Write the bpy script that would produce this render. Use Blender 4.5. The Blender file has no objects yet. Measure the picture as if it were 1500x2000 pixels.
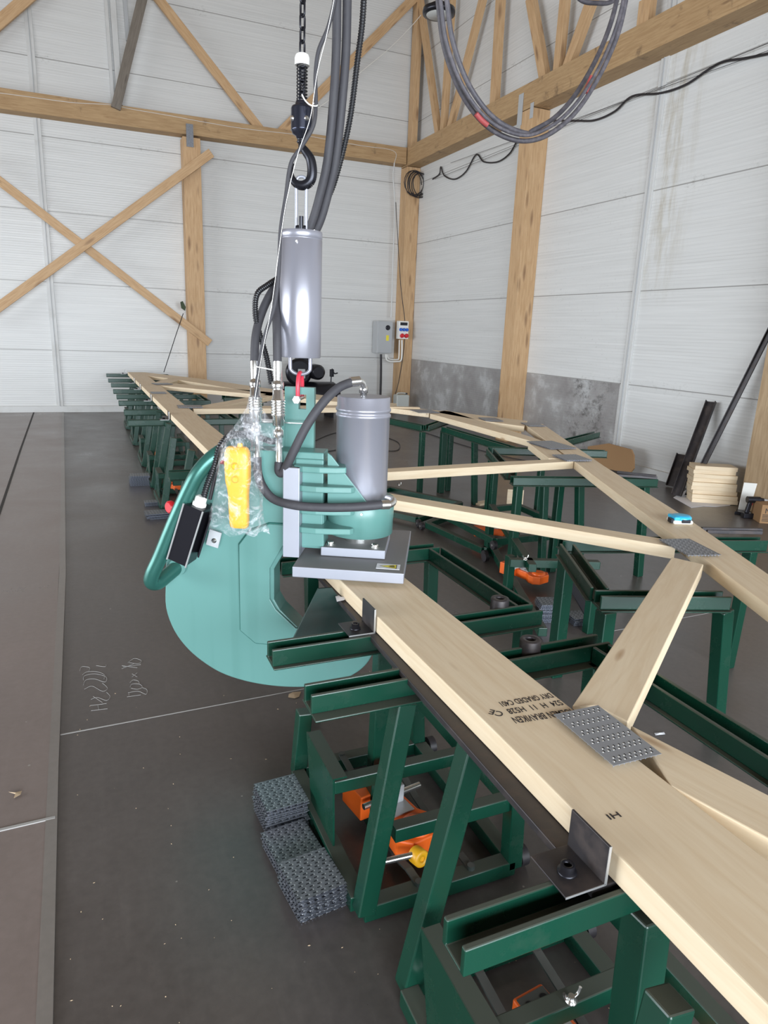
import bpy, math, random
import numpy as np
from mathutils import Vector, Matrix
random.seed(7)
SC=bpy.context.scene; COL=SC.collection
R=math.radians
# ---------------------------------------------------------------- camera
F_PX=1331.9; PITCH=.25748; ROLL=.03955; YAW=.41555; CAM=Vector((-6.4225,-13.7055,1.62))
Fv=Vector((math.sin(YAW)*math.cos(PITCH),math.cos(YAW)*math.cos(PITCH),-math.sin(PITCH)))
Rv0=Vector((math.cos(YAW),-math.sin(YAW),0)); Uv0=Rv0.cross(Fv)
Rv=Rv0*math.cos(ROLL)+Uv0*math.sin(ROLL); Uv=-Rv0*math.sin(ROLL)+Uv0*math.cos(ROLL)
cd=bpy.data.cameras.new('camera'); cam=bpy.data.objects.new('camera',cd); COL.objects.link(cam)
mt=Matrix((Rv,Uv,-Fv)).transposed().to_4x4(); mt.translation=CAM; cam.matrix_world=mt
cd.sensor_fit='VERTICAL'; cd.sensor_height=24; cd.lens=F_PX*24/2000; cd.clip_start=.05; cd.clip_end=100
SC.camera=cam
# ---------------------------------------------------------------- light
SC.view_settings.view_transform='Standard'; SC.view_settings.look='None'
SC.view_settings.exposure=0.1; SC.view_settings.gamma=1.0; SC.view_settings.use_curve_mapping=False
W=bpy.data.worlds.new('World'); SC.world=W; W.use_nodes=True
bg=W.node_tree.nodes['Background']; bg.inputs[0].default_value=(1,.88,.74,1); bg.inputs[1].default_value=1.6
def area(name,loc,target,sx,sy,power,col):
    l=bpy.data.lights.new(name,'AREA'); l.shape='RECTANGLE'; l.size=sx; l.size_y=sy; l.energy=power; l.color=col
    o=bpy.data.objects.new(name,l); COL.objects.link(o); o.location=loc; l.spread=R(120)
    o.rotation_euler=(Vector(target)-Vector(loc)).to_track_quat('-Z','Y').to_euler(); return o
area('door_daylight',(-6.9,-19.9,1.9),(-6.9,-8.0,.9),9.6,3.6,840,(.80,.90,1))
area('side_door_daylight',(-16.4,-7.9,1.8),(-3,-7.9,.6),11,3.4,600,(.80,.90,1))

# ---------------------------------------------------------------- helpers
def ray(px,py): return Fv+Rv*((px-750)/F_PX)-Uv*((py-1000)/F_PX)
def at(px,py,z=0.): d=ray(px,py); return CAM+d*((z-CAM.z)/d.z)          # point of a horizontal plane
def bx(px,py,y=0.): d=ray(px,py); return CAM+d*((y-CAM.y)/d.y)          # point of a plane parallel to the back wall
def rx(px,py,x=0.): d=ray(px,py); return CAM+d*((x-CAM.x)/d.x)          # point of a plane parallel to the right wall
def V(*a): return Vector(a)
LM={}
class MB:
    def __init__(s): s.v=[]; s.f=[]; s.sm=[]
    def add(s,vs,fs,smooth=False):
        n=len(s.v); s.v+= [Vector(v) for v in vs]; s.f+=[tuple(i+n for i in f) for f in fs]; s.sm+=[smooth]*len(fs); return s
    def box(s,c,size,m=None):
        c=Vector(c); h=Vector(size)/2; vs=[]
        for x in (-1,1):
            for y in (-1,1):
                for z in (-1,1):
                    d=Vector((x*h.x,y*h.y,z*h.z)); vs.append(c+(m@d if m else d))
        return s.add(vs,[(0,1,3,2),(4,6,7,5),(0,4,5,1),(2,3,7,6),(0,2,6,4),(1,5,7,3)])
    def bar(s,a,b,w,h,up=(0,0,1)):                      # square bar from a to b, w across, h along up
        a=Vector(a); b=Vector(b); x=(b-a); L=x.length; x.normalize(); up=Vector(up)
        y=up.cross(x)
        if y.length<1e-4: y=Vector((1,0,0)).cross(x)
        y.normalize(); z=x.cross(y); m=Matrix((x,y,z)).transposed()
        return s.box((a+b)/2,(L,w,h),m)
    def prism(s,poly,z0,z1):                            # vertical prism over xy polygon
        n=len(poly); vs=[(p[0],p[1],z0) for p in poly]+[(p[0],p[1],z1) for p in poly]
        ar=sum(poly[i][0]*poly[(i+1)%n][1]-poly[(i+1)%n][0]*poly[i][1] for i in range(n))
        fs=[tuple(range(n,2*n)),tuple(range(n-1,-1,-1))]+[(i,(i+1)%n,(i+1)%n+n,i+n) for i in range(n)]
        if ar<0: fs=[tuple(reversed(f)) for f in fs]
        return s.add(vs,fs)
    def slab(s,poly,y0,y1):                             # prism over an xz polygon, y0..y1
        n=len(poly); vs=[(p[0],y0,p[1]) for p in poly]+[(p[0],y1,p[1]) for p in poly]
        ar=sum(poly[i][0]*poly[(i+1)%n][1]-poly[(i+1)%n][0]*poly[i][1] for i in range(n))
        fs=[tuple(range(n)),tuple(range(2*n-1,n-1,-1))]+[((i+1)%n,i,i+n,(i+1)%n+n) for i in range(n)]
        if ar<0: fs=[tuple(reversed(f)) for f in fs]
        return s.add(vs,fs)
    def lathe(s,c,prof,n=24,axis=(0,0,1),cap=True):     # prof: (radius, height)
        c=Vector(c); q=Vector((0,0,1)).rotation_difference(Vector(axis).normalized()); vs=[]
        for r,h in prof:
            for i in range(n):
                a=2*math.pi*i/n; vs.append(c+q@Vector((r*math.cos(a),r*math.sin(a),h)))
        k=len(prof); fs=[]
        for j in range(k-1):
            for i in range(n): fs.append((j*n+i,j*n+(i+1)%n,(j+1)*n+(i+1)%n,(j+1)*n+i))
        s.add(vs,fs,True)
        if cap:
            s.add(vs[:n],[tuple(range(n-1,-1,-1))]); s.add(vs[-n:],[tuple(range(n))])
        return s
    def cyl(s,a,b,r,n=16,r2=None):
        a=Vector(a); b=Vector(b); return s.lathe(a,[(r,0),(r2 if r2 is not None else r,(b-a).length)],n,b-a)
    def tube(s,pts,r,n=10,ridge=0.,pitch=.012,closed=False,sub=8,smoothpath=True):
        P=[Vector(p) for p in pts]
        if smoothpath: P=spline(P,sub,closed)
        if ridge:
            Q=[];L=[0]
            for i in range(1,len(P)): L.append(L[-1]+(P[i]-P[i-1]).length)
            N=int(L[-1]/pitch*4); j=0
            for k in range(N+1):
                t=L[-1]*k/N
                while j<len(L)-2 and L[j+1]<t: j+=1
                f=(t-L[j])/max(1e-9,L[j+1]-L[j]); Q.append(P[j].lerp(P[j+1],min(1,f)))
            P=Q
        T=[]; m=len(P)
        for i in range(m):
            a=P[(i-1)%m] if (closed or i>0) else P[i]; b=P[(i+1)%m] if (closed or i<m-1) else P[i]; T.append((b-a).normalized())
        nrm=T[0].orthogonal().normalized(); vs=[]
        for i in range(m):
            nrm=(nrm-T[i]*nrm.dot(T[i])).normalized(); bn=T[i].cross(nrm)
            rr=r*(1+ridge*(1 if i%4 in(0,1) else -1)) if ridge else r
            for k in range(n):
                a=2*math.pi*k/n; vs.append(P[i]+nrm*rr*math.cos(a)+bn*rr*math.sin(a))
        fs=[]
        for i in range(m if closed else m-1):
            i2=(i+1)%m
            for k in range(n): fs.append((i*n+k,i*n+(k+1)%n,i2*n+(k+1)%n,i2*n+k))
        s.add(vs,fs,True)
        if not closed: s.add(vs[:n],[tuple(range(n-1,-1,-1))]); s.add(vs[-n:],[tuple(range(n))])
        return s
    def build(s,name,mat,parent=None,org=None,rot=None,bev=0.,frame=None):
        """mesh from world points (or points in the parent's frame); org/rot give the object's own frame"""
        M=Matrix.Translation(Vector(org)) if org is not None else Matrix.Identity(4)
        if rot is not None: M=M@rot.to_4x4()
        Mi=M.inverted(); me=bpy.data.meshes.new(name)
        me.from_pydata([tuple(Mi@v) for v in s.v],[],s.f); me.polygons.foreach_set('use_smooth',s.sm)
        me.materials.append(mat); me.update()
        if frame is not None: M=frame@M
        o=bpy.data.objects.new(name,me); COL.objects.link(o); o.matrix_local=M; LM[o.name]=M.copy()
        if parent: o.parent=parent
        if bev:
            b=o.modifiers.new('bevel','BEVEL'); b.width=bev; b.segments=2; b.limit_method='ANGLE'; b.angle_limit=R(50)
        return o
def spline(P,sub=8,closed=False):
    out=[]; n=len(P)
    if n<3: return P
    for i in range(n if closed else n-1):
        g=(lambda k:P[k%n]) if closed else (lambda k:P[max(0,min(n-1,k))])
        p0,p1,p2,p3=g(i-1),g(i),g(i+1),g(i+2)
        for k in range(sub):
            t=k/sub; out.append(.5*((2*p1)+(p2-p0)*t+(2*p0-5*p1+4*p2-p3)*t*t+(3*p1-p0-3*p2+p3)*t**3))
    if not closed: out.append(P[-1])
    return out
def tag(o,label,cat,group=None,kind=None):
    if label: o['label']=label
    if cat: o['category']=cat
    if group: o['group']=group
    if kind: o['kind']=kind
    return o
def thing(name,label,cat,loc=(0,0,0),rz=0,group=None):
    o=bpy.data.objects.new(name,None); COL.objects.link(o); o.location=loc; o.rotation_euler=(0,0,rz); o.empty_display_size=.05
    return tag(o,label,cat,group)
KIDS={}
def copy_tree(o,parent=None):
    c=o.copy(); COL.objects.link(c)
    if parent: c.parent=parent
    for ch in list(o.children): copy_tree(ch,c)
    return c
def struct(o): o['kind']='structure'; return o

# ---------------------------------------------------------------- materials
def mat(name,col,rough=.5,metal=0.,**k):
    m=bpy.data.materials.new(name); m.use_nodes=True; b=m.node_tree.nodes['Principled BSDF']
    b.inputs['Base Color'].default_value=(*col,1); b.inputs['Roughness'].default_value=rough; b.inputs['Metallic'].default_value=metal
    for kk,v in k.items(): b.inputs[kk].default_value=v
    return m
class NT:
    def __init__(s,m): s.t=m.node_tree; s.n=s.t.nodes; s.b=s.n['Principled BSDF']
    def new(s,t,**k):
        n=s.n.new(t)
        for a,v in k.items():
            if a.startswith('i_'):
                kk=a[2:]; n.inputs[int(kk) if kk.isdigit() else kk].default_value=v
            else: setattr(n,a,v)
        return n
    def l(s,a,b): s.t.links.new(a,b)
    def coord(s,scale=(1,1,1),rand=False):
        c=s.new('ShaderNodeTexCoord'); m=s.new('ShaderNodeMapping'); m.inputs['Scale'].default_value=scale
        if rand:
            oi=s.new('ShaderNodeObjectInfo'); mu=s.new('ShaderNodeMath',operation='MULTIPLY'); mu.inputs[1].default_value=37.
            s.l(oi.outputs['Random'],mu.inputs[0]); va=s.new('ShaderNodeVectorMath',operation='ADD')
            s.l(c.outputs['Object'],va.inputs[0]); s.l(mu.outputs[0],va.inputs[1]); s.l(va.outputs[0],m.inputs[0])
        else: s.l(c.outputs['Object'],m.inputs[0])
        return m.outputs[0]
    def noise(s,vec,scale,detail=4,rough=.55,dist=0):
        n=s.new('ShaderNodeTexNoise'); n.inputs['Scale'].default_value=scale; n.inputs['Detail'].default_value=detail
        n.inputs['Roughness'].default_value=rough; n.inputs['Distortion'].default_value=dist; s.l(vec,n.inputs['Vector']); return n.outputs['Fac']
    def ramp(s,fac,*stops):
        r=s.new('ShaderNodeValToRGB'); e=r.color_ramp.elements
        while len(e)>1: e.remove(e[-1])
        for i,(p,c) in enumerate(stops):
            x=e[0] if i==0 else e.new(p); x.position=p; x.color=(*c,1) if len(c)==3 else c
        s.l(fac,r.inputs[0]); return r.outputs[0]
    def mix(s,fac,a,b,mode='MIX'):
        m=s.new('ShaderNodeMix',data_type='RGBA',blend_type=mode)
        for sock,v in ((m.inputs[0],fac),(m.inputs[6],a),(m.inputs[7],b)):
            if hasattr(v,'is_linked') or hasattr(v,'links'): s.l(v,sock)
            else: sock.default_value=v if isinstance(v,(int,float)) else (*v,1)
        return m.outputs[2]
    def math(s,op,a,b=0.,c=None):
        m=s.new('ShaderNodeMath',operation=op)
        for i,v in enumerate((a,b,c)):
            if v is None: continue
            if isinstance(v,(int,float)): m.inputs[i].default_value=v
            else: s.l(v,m.inputs[i])
        return m.outputs[0]
    def bump(s,h,strength=.2,dist=.01):
        b=s.new('ShaderNodeBump'); b.inputs['Strength'].default_value=strength; b.inputs['Distance'].default_value=dist
        s.l(h,b.inputs['Height']); s.l(b.outputs[0],s.b.inputs['Normal'])
def wood(name,base,dark,knot,rough=.6,kn=1.,stain=None):
    m=mat(name,base,rough); t=NT(m)
    v=t.coord((1.2,16,16),True); g=t.noise(v,3.,5,.6,.6)
    v2=t.coord((1,3,3),True); n2=t.noise(v2,1.6,3)
    c=t.ramp(g,(.3,dark),(.62,base)); 
    c=t.mix(t.math('MULTIPLY',t.ramp(n2,(.45,(0,0,0)),(.75,(1,1,1))),.35),c,dark)
    vk=t.coord((1.6,7,7),True); vo=t.new('ShaderNodeTexVoronoi'); vo.inputs['Scale'].default_value=1.0; t.l(vk,vo.inputs['Vector'])
    k=t.ramp(vo.outputs['Distance'],(.0,(1,1,1)),(.10*kn,(.5,.5,.5)),(.16*kn,(0,0,0)))
    c=t.mix(t.math('MULTIPLY',k,.8),c,knot)
    if stain:
        s=t.noise(t.coord((1,1,1),True),stain[0],5,.7); c=t.mix(t.math('MULTIPLY',t.ramp(s,(stain[1],(0,0,0)),(stain[1]+.12,(1,1,1))),.75),c,stain[2])
    t.l(c,t.b.inputs['Base Color']); t.bump(g,.15,.003); return m
def dusty(name,col,dust,rough=.35,metal=0.,scale=8,amt=.6,lo=.5,top=True):
    m=mat(name,col,rough,metal); t=NT(m); n=t.noise(t.coord((1,1,1),True),scale,6,.65)
    f=t.ramp(n,(lo,(0,0,0)),(lo+.25,(1,1,1)))
    f=t.math('MULTIPLY',f,amt)
    if top:                                            # settled dust on upward faces
        g=t.new('ShaderNodeNewGeometry'); sx=t.new('ShaderNodeSeparateXYZ'); t.l(g.outputs['Normal'],sx.inputs[0])
        up=t.ramp(sx.outputs[2],(.6,(0,0,0)),(.95,(1,1,1))); f=t.math('MAXIMUM',f,t.math('MULTIPLY',up,.8))
    t.l(t.mix(f,col,dust),t.b.inputs['Base Color'])
    t.l(t.math('ADD',t.math('MULTIPLY',f,.4),rough),t.b.inputs['Roughness']); return m
M={}
M['spruce']=wood('new_spruce',(.80,.66,.47),(.72,.56,.37),(.36,.19,.08),.55,.55)
M['post']=wood('pine_post',(.58,.385,.215),(.45,.27,.13),(.14,.06,.025),.6,1.5)
M['beam']=wood('weathered_beam',(.45,.30,.155),(.33,.20,.095),(.12,.06,.03),.7,.8,(2.6,.60,(.10,.06,.035)))
M['greywood']=wood('grey_wood',(.20,.17,.14),(.13,.11,.09),(.08,.06,.05),.7)
M['plywood']=wood('weathered_board',(.42,.30,.18),(.30,.20,.11),(.14,.08,.04),.7,1.)
M['green']=dusty('dark_green_paint',(.004,.041,.024),(.078,.082,.066),.27,0,9,.22,.58)
M['teal']=dusty('pale_teal_paint',(.108,.245,.222),(.13,.18,.165),.33,0,5,.25,.58,False)
t=NT(M['teal']); lk=t.b.inputs['Base Color'].links[0].from_socket
st=t.ramp(t.noise(t.coord((1,1,.05)),11,2,.5),(.60,(0,0,0)),(.68,(1,1,1)))
t.l(t.mix(t.math('MULTIPLY',st,.35),lk,(.08,.20,.178)),t.b.inputs['Base Color'])
M['handle_teal']=mat('metallic_teal_paint',(.035,.135,.112),.3,.45)
M['silver']=dusty('silver_paint',(.34,.34,.39),(.2,.2,.21),.32,.55,5,.3,.6,False)
M['silver_plate']=dusty('silver_plate_paint',(.36,.37,.42),(.22,.21,.20),.38,.4,4,.3,.6,True)
M['chrome']=mat('zinc_fitting',(.78,.78,.76),.22,.95)
M['black_metal']=mat('black_metal',(.022,.022,.028),.3,.6)
M['steel_dark']=dusty('raw_black_steel',(.05,.045,.048),(.16,.12,.10),.45,.5,10,.5,.5,False)
M['shadow_green']=dusty('dusty_shaded_green',(.006,.03,.024),(.035,.042,.037),.45,0,9,.7,.4,False)  # darker copy of the green: shade as well as dust put into the colour
M['strap']=dusty('painted_strap',(.03,.04,.035),(.12,.12,.11),.5,.2,12,.5,.5)
M['steel_cut']=mat('cut_steel_edge',(.5,.5,.5),.4,.7)
M['rubber']=dusty('hose_rubber',(.042,.040,.046),(.09,.086,.086),.65,0,30,.3,.5,False)
M['cable']=mat('black_cable',(.02,.017,.02),.5)
M['conduit']=mat('corrugated_conduit',(.012,.012,.014),.35)
M['loopcable']=dusty('dusty_cable',(.06,.055,.065),(.17,.15,.16),.55,0,40,.5,.45,False)
M['white_plastic']=mat('white_plastic',(.8,.79,.75),.4)
M['white_cord']=mat('white_cord',(.8,.78,.74),.6)
M['grey_box']=mat('grey_enclosure',(.42,.43,.44),.45)
M['yellow']=mat('yellow_plastic',(.76,.38,.012),.4)
M['orange']=mat('orange_paint',(.80,.13,.015),.38)
M['red']=mat('red_paint',(.62,.02,.03),.35)
M['dull_red']=mat('worn_red_tape',(.30,.05,.05),.6)
M['pink_red']=mat('red_shackle_paint',(.65,.04,.07),.35)
M['blue']=mat('blue_plastic',(.02,.12,.55),.4)
M['cyan']=mat('cyan_plastic',(.03,.45,.75),.35)
M['cardboard']=mat('cardboard',(.33,.19,.09),.85)
M['paper']=mat('white_paper',(.72,.72,.76),.7)
M['ink']=mat('black_ink',(.03,.025,.025),.7)
M['chalk']=mat('chalk',(.36,.345,.33),.9)
M['leaf']=mat('dry_leaf',(.42,.31,.2),.8)
M['sign_yellow']=mat('sign_yellow',(.8,.68,.05),.5)
M['lens']=mat('lamp_lens',(.45,.45,.43),.3)
M['jerry']=mat('pale_jerrycan',(.55,.57,.54),.4)
M['trim']=dusty('white_flashing',(.60,.60,.59),(.42,.40,.36),.4,0,3,.4,.5,False)
# galvanised truss plate: punched slots as a pattern along the plate's own axes
m=mat('galvanised_plate',(.42,.44,.48),.42,.45); t=NT(m); M['galv']=m
co=t.coord((1,1,1)); sx=t.new('ShaderNodeSeparateXYZ'); t.l(co,sx.inputs[0])
def saw(o,per,off=0.): return t.math('FRACT',t.math('DIVIDE',t.math('ADD',o,5.+off),per))
row=t.math('FLOOR',t.math('DIVIDE',t.math('ADD',sx.outputs[1],5.),.0125))
sh=t.math('MULTIPLY',t.math('FRACT',t.math('MULTIPLY',row,.5)),.012)
fx=t.math('FRACT',t.math('DIVIDE',t.math('ADD',t.math('ADD',sx.outputs[0],5.),sh),.024))
fy=saw(sx.outputs[1],.0125)
slot=t.math('MULTIPLY',t.math('LESS_THAN',t.math('ABSOLUTE',t.math('SUBTRACT',fx,.5)),.21),t.math('LESS_THAN',t.math('ABSOLUTE',t.math('SUBTRACT',fy,.5)),.16))
hi=t.math('MULTIPLY',t.math('LESS_THAN',t.math('ABSOLUTE',t.math('SUBTRACT',fx,.78)),.08),t.math('LESS_THAN',t.math('ABSOLUTE',t.math('SUBTRACT',fy,.5)),.2))
nn=t.noise(co,60,3); base=t.ramp(nn,(.35,(.17,.18,.20)),(.65,(.26,.27,.30)))
c=t.mix(slot,base,(.02,.02,.025)); c=t.mix(hi,c,(.55,.57,.60)); t.l(c,t.b.inputs['Base Color'])
M['galv_plain']=mat('galvanised_sheet',(.40,.42,.46),.38,.8)
M['tooth']=mat('galvanised_tooth',(.36,.40,.52),.35,.5)
# plastic bag
m=mat('clear_film',(.9,.9,.92),.12); t=NT(m); M['film']=m
tr=t.new('ShaderNodeBsdfTransparent'); gl=t.new('ShaderNodeBsdfPrincipled'); gl.inputs['Base Color'].default_value=(.75,.76,.8,1); gl.inputs['Roughness'].default_value=.12; gl.inputs['Specular IOR Level'].default_value=1.
mx=t.new('ShaderNodeMixShader'); v=t.coord((1,1,1)); n=t.noise(v,16,4,.6,2.2); f=t.math('MULTIPLY',t.ramp(n,(.50,(.12,.12,.12)),(.68,(1,1,1))),.42)
t.l(f,mx.inputs[0]); t.l(tr.outputs[0],mx.inputs[1]); t.l(gl.outputs[0],mx.inputs[2]); t.l(mx.outputs[0],t.n['Material Output'].inputs[0])
bm=t.new('ShaderNodeBump'); bm.inputs['Strength'].default_value=.9; bm.inputs['Distance'].default_value=.01; t.l(t.noise(v,26,3,.5,1.5),bm.inputs['Height']); t.l(bm.outputs[0],gl.inputs['Normal'])

ZJ=[1.09+1.147*k for k in range(9)]
def panel_mat(name,axis,grime):
    m=mat(name,(.66,.66,.65),.38); t=NT(m); co=t.coord((1,1,1)); sx=t.new('ShaderNodeSeparateXYZ'); t.l(co,sx.inputs[0])
    z=sx.outputs[2]; along=sx.outputs[axis]
    # fine micro-ribs, irregularly bright
    st=t.coord((.5,.5,30) if axis==0 else (.5,.5,30)); n1=t.noise(st,1.,3,.7)
    rib=t.math('SINE',t.math('MULTIPLY',z,2*math.pi/.038))
    c=t.ramp(n1,(.3,(.60,.60,.59)),(.7,(.69,.69,.68)))
    ribd=t.math('MULTIPLY',t.ramp(rib,(.55,(0,0,0)),(1.,(1,1,1))),t.ramp(t.noise(t.coord((.35,.35,4)),1.4,3),(.42,(0,0,0)),(.62,(1,1,1))))
    c=t.mix(t.math('MULTIPLY',ribd,.28),c,(.40,.39,.37))
    # panel joints
    fr=t.math('FRACT',t.math('DIVIDE',t.math('ADD',z,1.147*4-1.09),1.147)); d=t.math('MULTIPLY',t.math('MINIMUM',fr,t.math('SUBTRACT',1.,fr)),1.147)
    j=t.math('LESS_THAN',d,.006); jn=t.noise(t.coord((1.3,1.3,1)),1.2,4)
    c=t.mix(t.math('MULTIPLY',j,.7),c,(.16,.15,.14))
    # grime speckles near the joints and stains
    g=t.noise(t.coord((6,6,12)),2.2,6,.75); near=t.ramp(d,(.0,(1,1,1)),(.12,(0,0,0)))
    gm=t.math('MULTIPLY',t.ramp(g,(.52,(0,0,0)),(.66,(1,1,1))),t.math('MULTIPLY',near,t.ramp(jn,(.48,(0,0,0)),(.62,(1,1,1)))))
    c=t.mix(t.math('MULTIPLY',gm,.6),c,(.17,.16,.14))
    if grime:
        # yellowish runs beside the vertical seam, high up
        h=t.noise(t.coord((1,5,.8)),1.6,5,.7); dy=t.math('ABSOLUTE',t.math('ADD',along,6.95))
        f=t.math('MULTIPLY',t.ramp(h,(.45,(0,0,0)),(.7,(1,1,1))),t.ramp(dy,(.05,(1,1,1)),(.5,(0,0,0))))
        f=t.math('MULTIPLY',f,t.ramp(t.math('MULTIPLY',z,.2),(.40,(0,0,0)),(.55,(1,1,1))))
        c=t.mix(t.math('MULTIPLY',f,.7),c,(.36,.30,.19))
        # soiled grey bottom panel between the corner and the second bay
        b1=t.noise(t.coord((1,1.5,1.5)),1.3,7,.66,.2)
        low=t.math('MULTIPLY',t.math('LESS_THAN',z,1.085),t.math('GREATER_THAN',along,-6.62))
        pg=t.ramp(b1,(.36,(.265,.25,.245)),(.54,(.34,.33,.325)),(.62,(.46,.46,.46)))
        c=t.mix(low,c,pg)
        dk=t.noise(t.coord((1,2.2,3)),2.0,7,.8); reg=t.math('MULTIPLY',low,t.ramp(t.math('ABSOLUTE',t.math('ADD',along,6.05)),(.25,(1,1,1)),(.6,(0,0,0))))
        c=t.mix(t.math('MULTIPLY',t.math('MULTIPLY',t.ramp(dk,(.5,(0,0,0)),(.62,(1,1,1))),reg),.85),c,(.09,.085,.08))
        # scattered dark specks below the joint bands
        sp=t.noise(t.coord((1,7,7)),3.,5,.8); bay=t.math('MULTIPLY',t.math('LESS_THAN',z,3.5),t.math('GREATER_THAN',along,-6.6))
        c=t.mix(t.math('MULTIPLY',t.math('MULTIPLY',t.ramp(sp,(.60,(0,0,0)),(.72,(1,1,1))),bay),.5),c,(.22,.21,.2))
    t.l(c,t.b.inputs['Base Color'])
    t.bump(t.math('ADD',t.math('MULTIPLY',rib,.3),t.math('MULTIPLY',j,-3.)),.25,.004); return m
M['panel_back']=panel_mat('back_wall_panels',0,False); M['panel_right']=panel_mat('right_wall_panels',1,True)
def floor_mat(name,c1,c2,c3):
    m=mat(name,c1,.5); m.node_tree.nodes['Principled BSDF'].inputs['Specular IOR Level'].default_value=.75; t=NT(m); co=t.coord((1,1,1)); n=t.noise(co,1.1,8,.68,.4); c=t.ramp(n,(.3,c1),(.55,c2),(.75,c3))
    n3=t.noise(t.coord((9,1.5,1)),2.5,5,.6); c=t.mix(t.math('MULTIPLY',t.ramp(n3,(.5,(0,0,0)),(.7,(1,1,1))),.25),c,c3)
    n2=t.noise(co,35,4,.6); c=t.mix(.25,c,t.ramp(n2,(.3,c1),(.7,c3)))
    vo=t.new('ShaderNodeTexVoronoi'); vo.inputs['Scale'].default_value=5.5; t.l(co,vo.inputs['Vector'])
    c=t.mix(t.ramp(vo.outputs['Distance'],(.0,(1,1,1)),(.022,(1,1,1)),(.03,(0,0,0))),c,(.32,.29,.26))
    t.l(c,t.b.inputs['Base Color']); t.l(t.ramp(n,(.3,(.26,.26,.26)),(.7,(.44,.44,.44))),t.b.inputs['Roughness']); t.bump(n2,.06,.004); return m
M['floor']=floor_mat('dark_concrete',(.066,.057,.054),(.095,.082,.077),(.14,.122,.114))
M['floor_l']=floor_mat('lighter_concrete',(.165,.130,.117),(.205,.163,.148),(.25,.2,.185))
M['edge']=floor_mat('worn_slab_edge',(.17,.15,.135),(.2,.18,.165),(.25,.22,.2))
M['joint']=mat('floor_joint',(.03,.026,.024),.8)
M['roof']=wood('roof_boards',(.40,.29,.18),(.32,.22,.13),(.2,.13,.08))

# ---------------------------------------------------------------- setting
b=MB().box((-8.2,-10,-.05),(17,20.4,.1)); struct(b.build('floor',M['floor']))
b=MB(); b.prism([(-18,-18),(-6.62,-18),(-6.625,-12.2),(-6.632,-11.5),(-6.648,-10.3),(-6.665,-8.7),(-6.71,-6.0),(-6.81,-1.1),(-6.83,-.08),(-18,-.08)],0,.006); struct(b.build('trim_1',M['floor_l']))
b=MB(); b.prism([(-6.625,-18),(-6.585,-18),(-6.593,-12.26),(-6.608,-11.2),(-6.62,-9.0),(-6.678,-6.06),(-6.782,-1.1),(-6.80,-.08),(-6.835,-.08),(-6.815,-1.1),(-6.715,-6.06),(-6.66,-9.0),(-6.642,-11.2),(-6.63,-12.26)],0,.0085); struct(b.build('trim_2',M['edge']))
b=MB().prism([(-6.607,-10.975),(-5.66,-10.952),(-1.0,-10.84),(-1.0,-10.843),(-5.66,-10.956),(-6.607,-10.982)],0,.0015); struct(b.build('trim_3',M['chalk']))
b=MB().prism([(-8.0,-11.53),(-6.61,-11.498),(-6.61,-11.510),(-8.0,-11.546)],.006,.0095); struct(b.build('trim_4',M['chalk']))
b=MB().prism([(-7.02,-16),(-6.995,-16),(-7.155,-7.2),(-7.215,-4.08),(-7.276,-.1),(-7.30,-.1),(-7.237,-4.08),(-7.177,-7.2)],.006,.0085); struct(b.build('trim_5',M['joint']))
b=MB().box((-8,.06,4.6),(17,.12,9.4)); struct(b.build('wall_back',M['panel_back']))
b=MB().box((.06,-10,4.6),(.12,20.2,9.4)); struct(b.build('wall_right',M['panel_right']))
b=MB().box((-8.2,-10,9.35),(17,20.4,.1)); struct(b.build('ceiling',M['roof']))
b=MB(); b.box((-16.56,-9.0,6.75),(.12,22.2,5.1)); b.box((-16.56,-17.0,2.1),(.12,6.2,4.2)); b.box((-16.56,-.9,2.1),(.12,2.0,4.2)); struct(b.build('wall_left_unseen',M['roof']))  # unseen wall added so daylight comes only through the low side opening
b=MB(); b.box((-8.2,-20.06,6.95),(16.8,.12,4.9)); b.box((-14.3,-20.06,2.25),(4.6,.12,4.5)); b.box((-.9,-20.06,2.25),(2.1,.12,4.5)); struct(b.build('wall_front_unseen',M['roof']))  # unseen, added to confine daylight to the low door; warm boards tint the bounce
b=MB().box((-8,-.03,.055),(16,.06,.11)); struct(b.build('baseboard_back',M['trim']))
b=MB().box((-.03,-9,.055),(.06,18,.11)); struct(b.build('baseboard_right',M['trim']))
def strip(name,c,size,m=None): struct(MB().box(c,size).build(name,m or M['trim'],bev=.002))
strip('trim_6',(-6.86,-.012,4.6),(.11,.024,9)); strip('trim_7',(-6.86,-.028,4.6),(.012,.012,9),M['grey_box'])
strip('trim_8',(-.012,-6.72,4.6),(.024,.12,9)); strip('trim_9',(-.028,-6.72,4.6),(.012,.014,9),M['grey_box'])
strip('trim_10',(-3.6,-.2,5.13),(9,.03,.02)) if False else None
# ---- timber frame of the hall
def timber(name,a,bb,w,h,label,cat='beam',up=(0,0,1),m='post',bev=.004):
    a=Vector(a); bb=Vector(bb); x=(bb-a).normalized(); upv=Vector(up); y=upv.cross(x).normalized(); z=x.cross(y)
    rot=Matrix((x,y,z)).transposed(); L=(bb-a).length
    mb=MB(); mb.box((a+bb)/2,(L,w,h),rot); o=mb.build(name,M[m],None,(a+bb)/2,rot,bev); tag(o,label,cat); return o
timber('wall_beam',(-12,-.15,4.9),(-.32,-.15,4.98),.28,.30,'long weathered timber beam across the back wall','beam',m='beam')
timber('wall_beam',(-.15,-17,4.98),(-.15,-.01,4.98),.30,.34,'heavy timber beam along the right wall carrying the braces','beam',m='beam')
PB=(0,-1,0); PR=(-1,0,0)
timber('wall_post',(-4.44,-.16,0),(-4.44,-.16,4.76),.30,.30,'pine post on the back wall where the cross braces end','post',up=(1,0,0))
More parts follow.
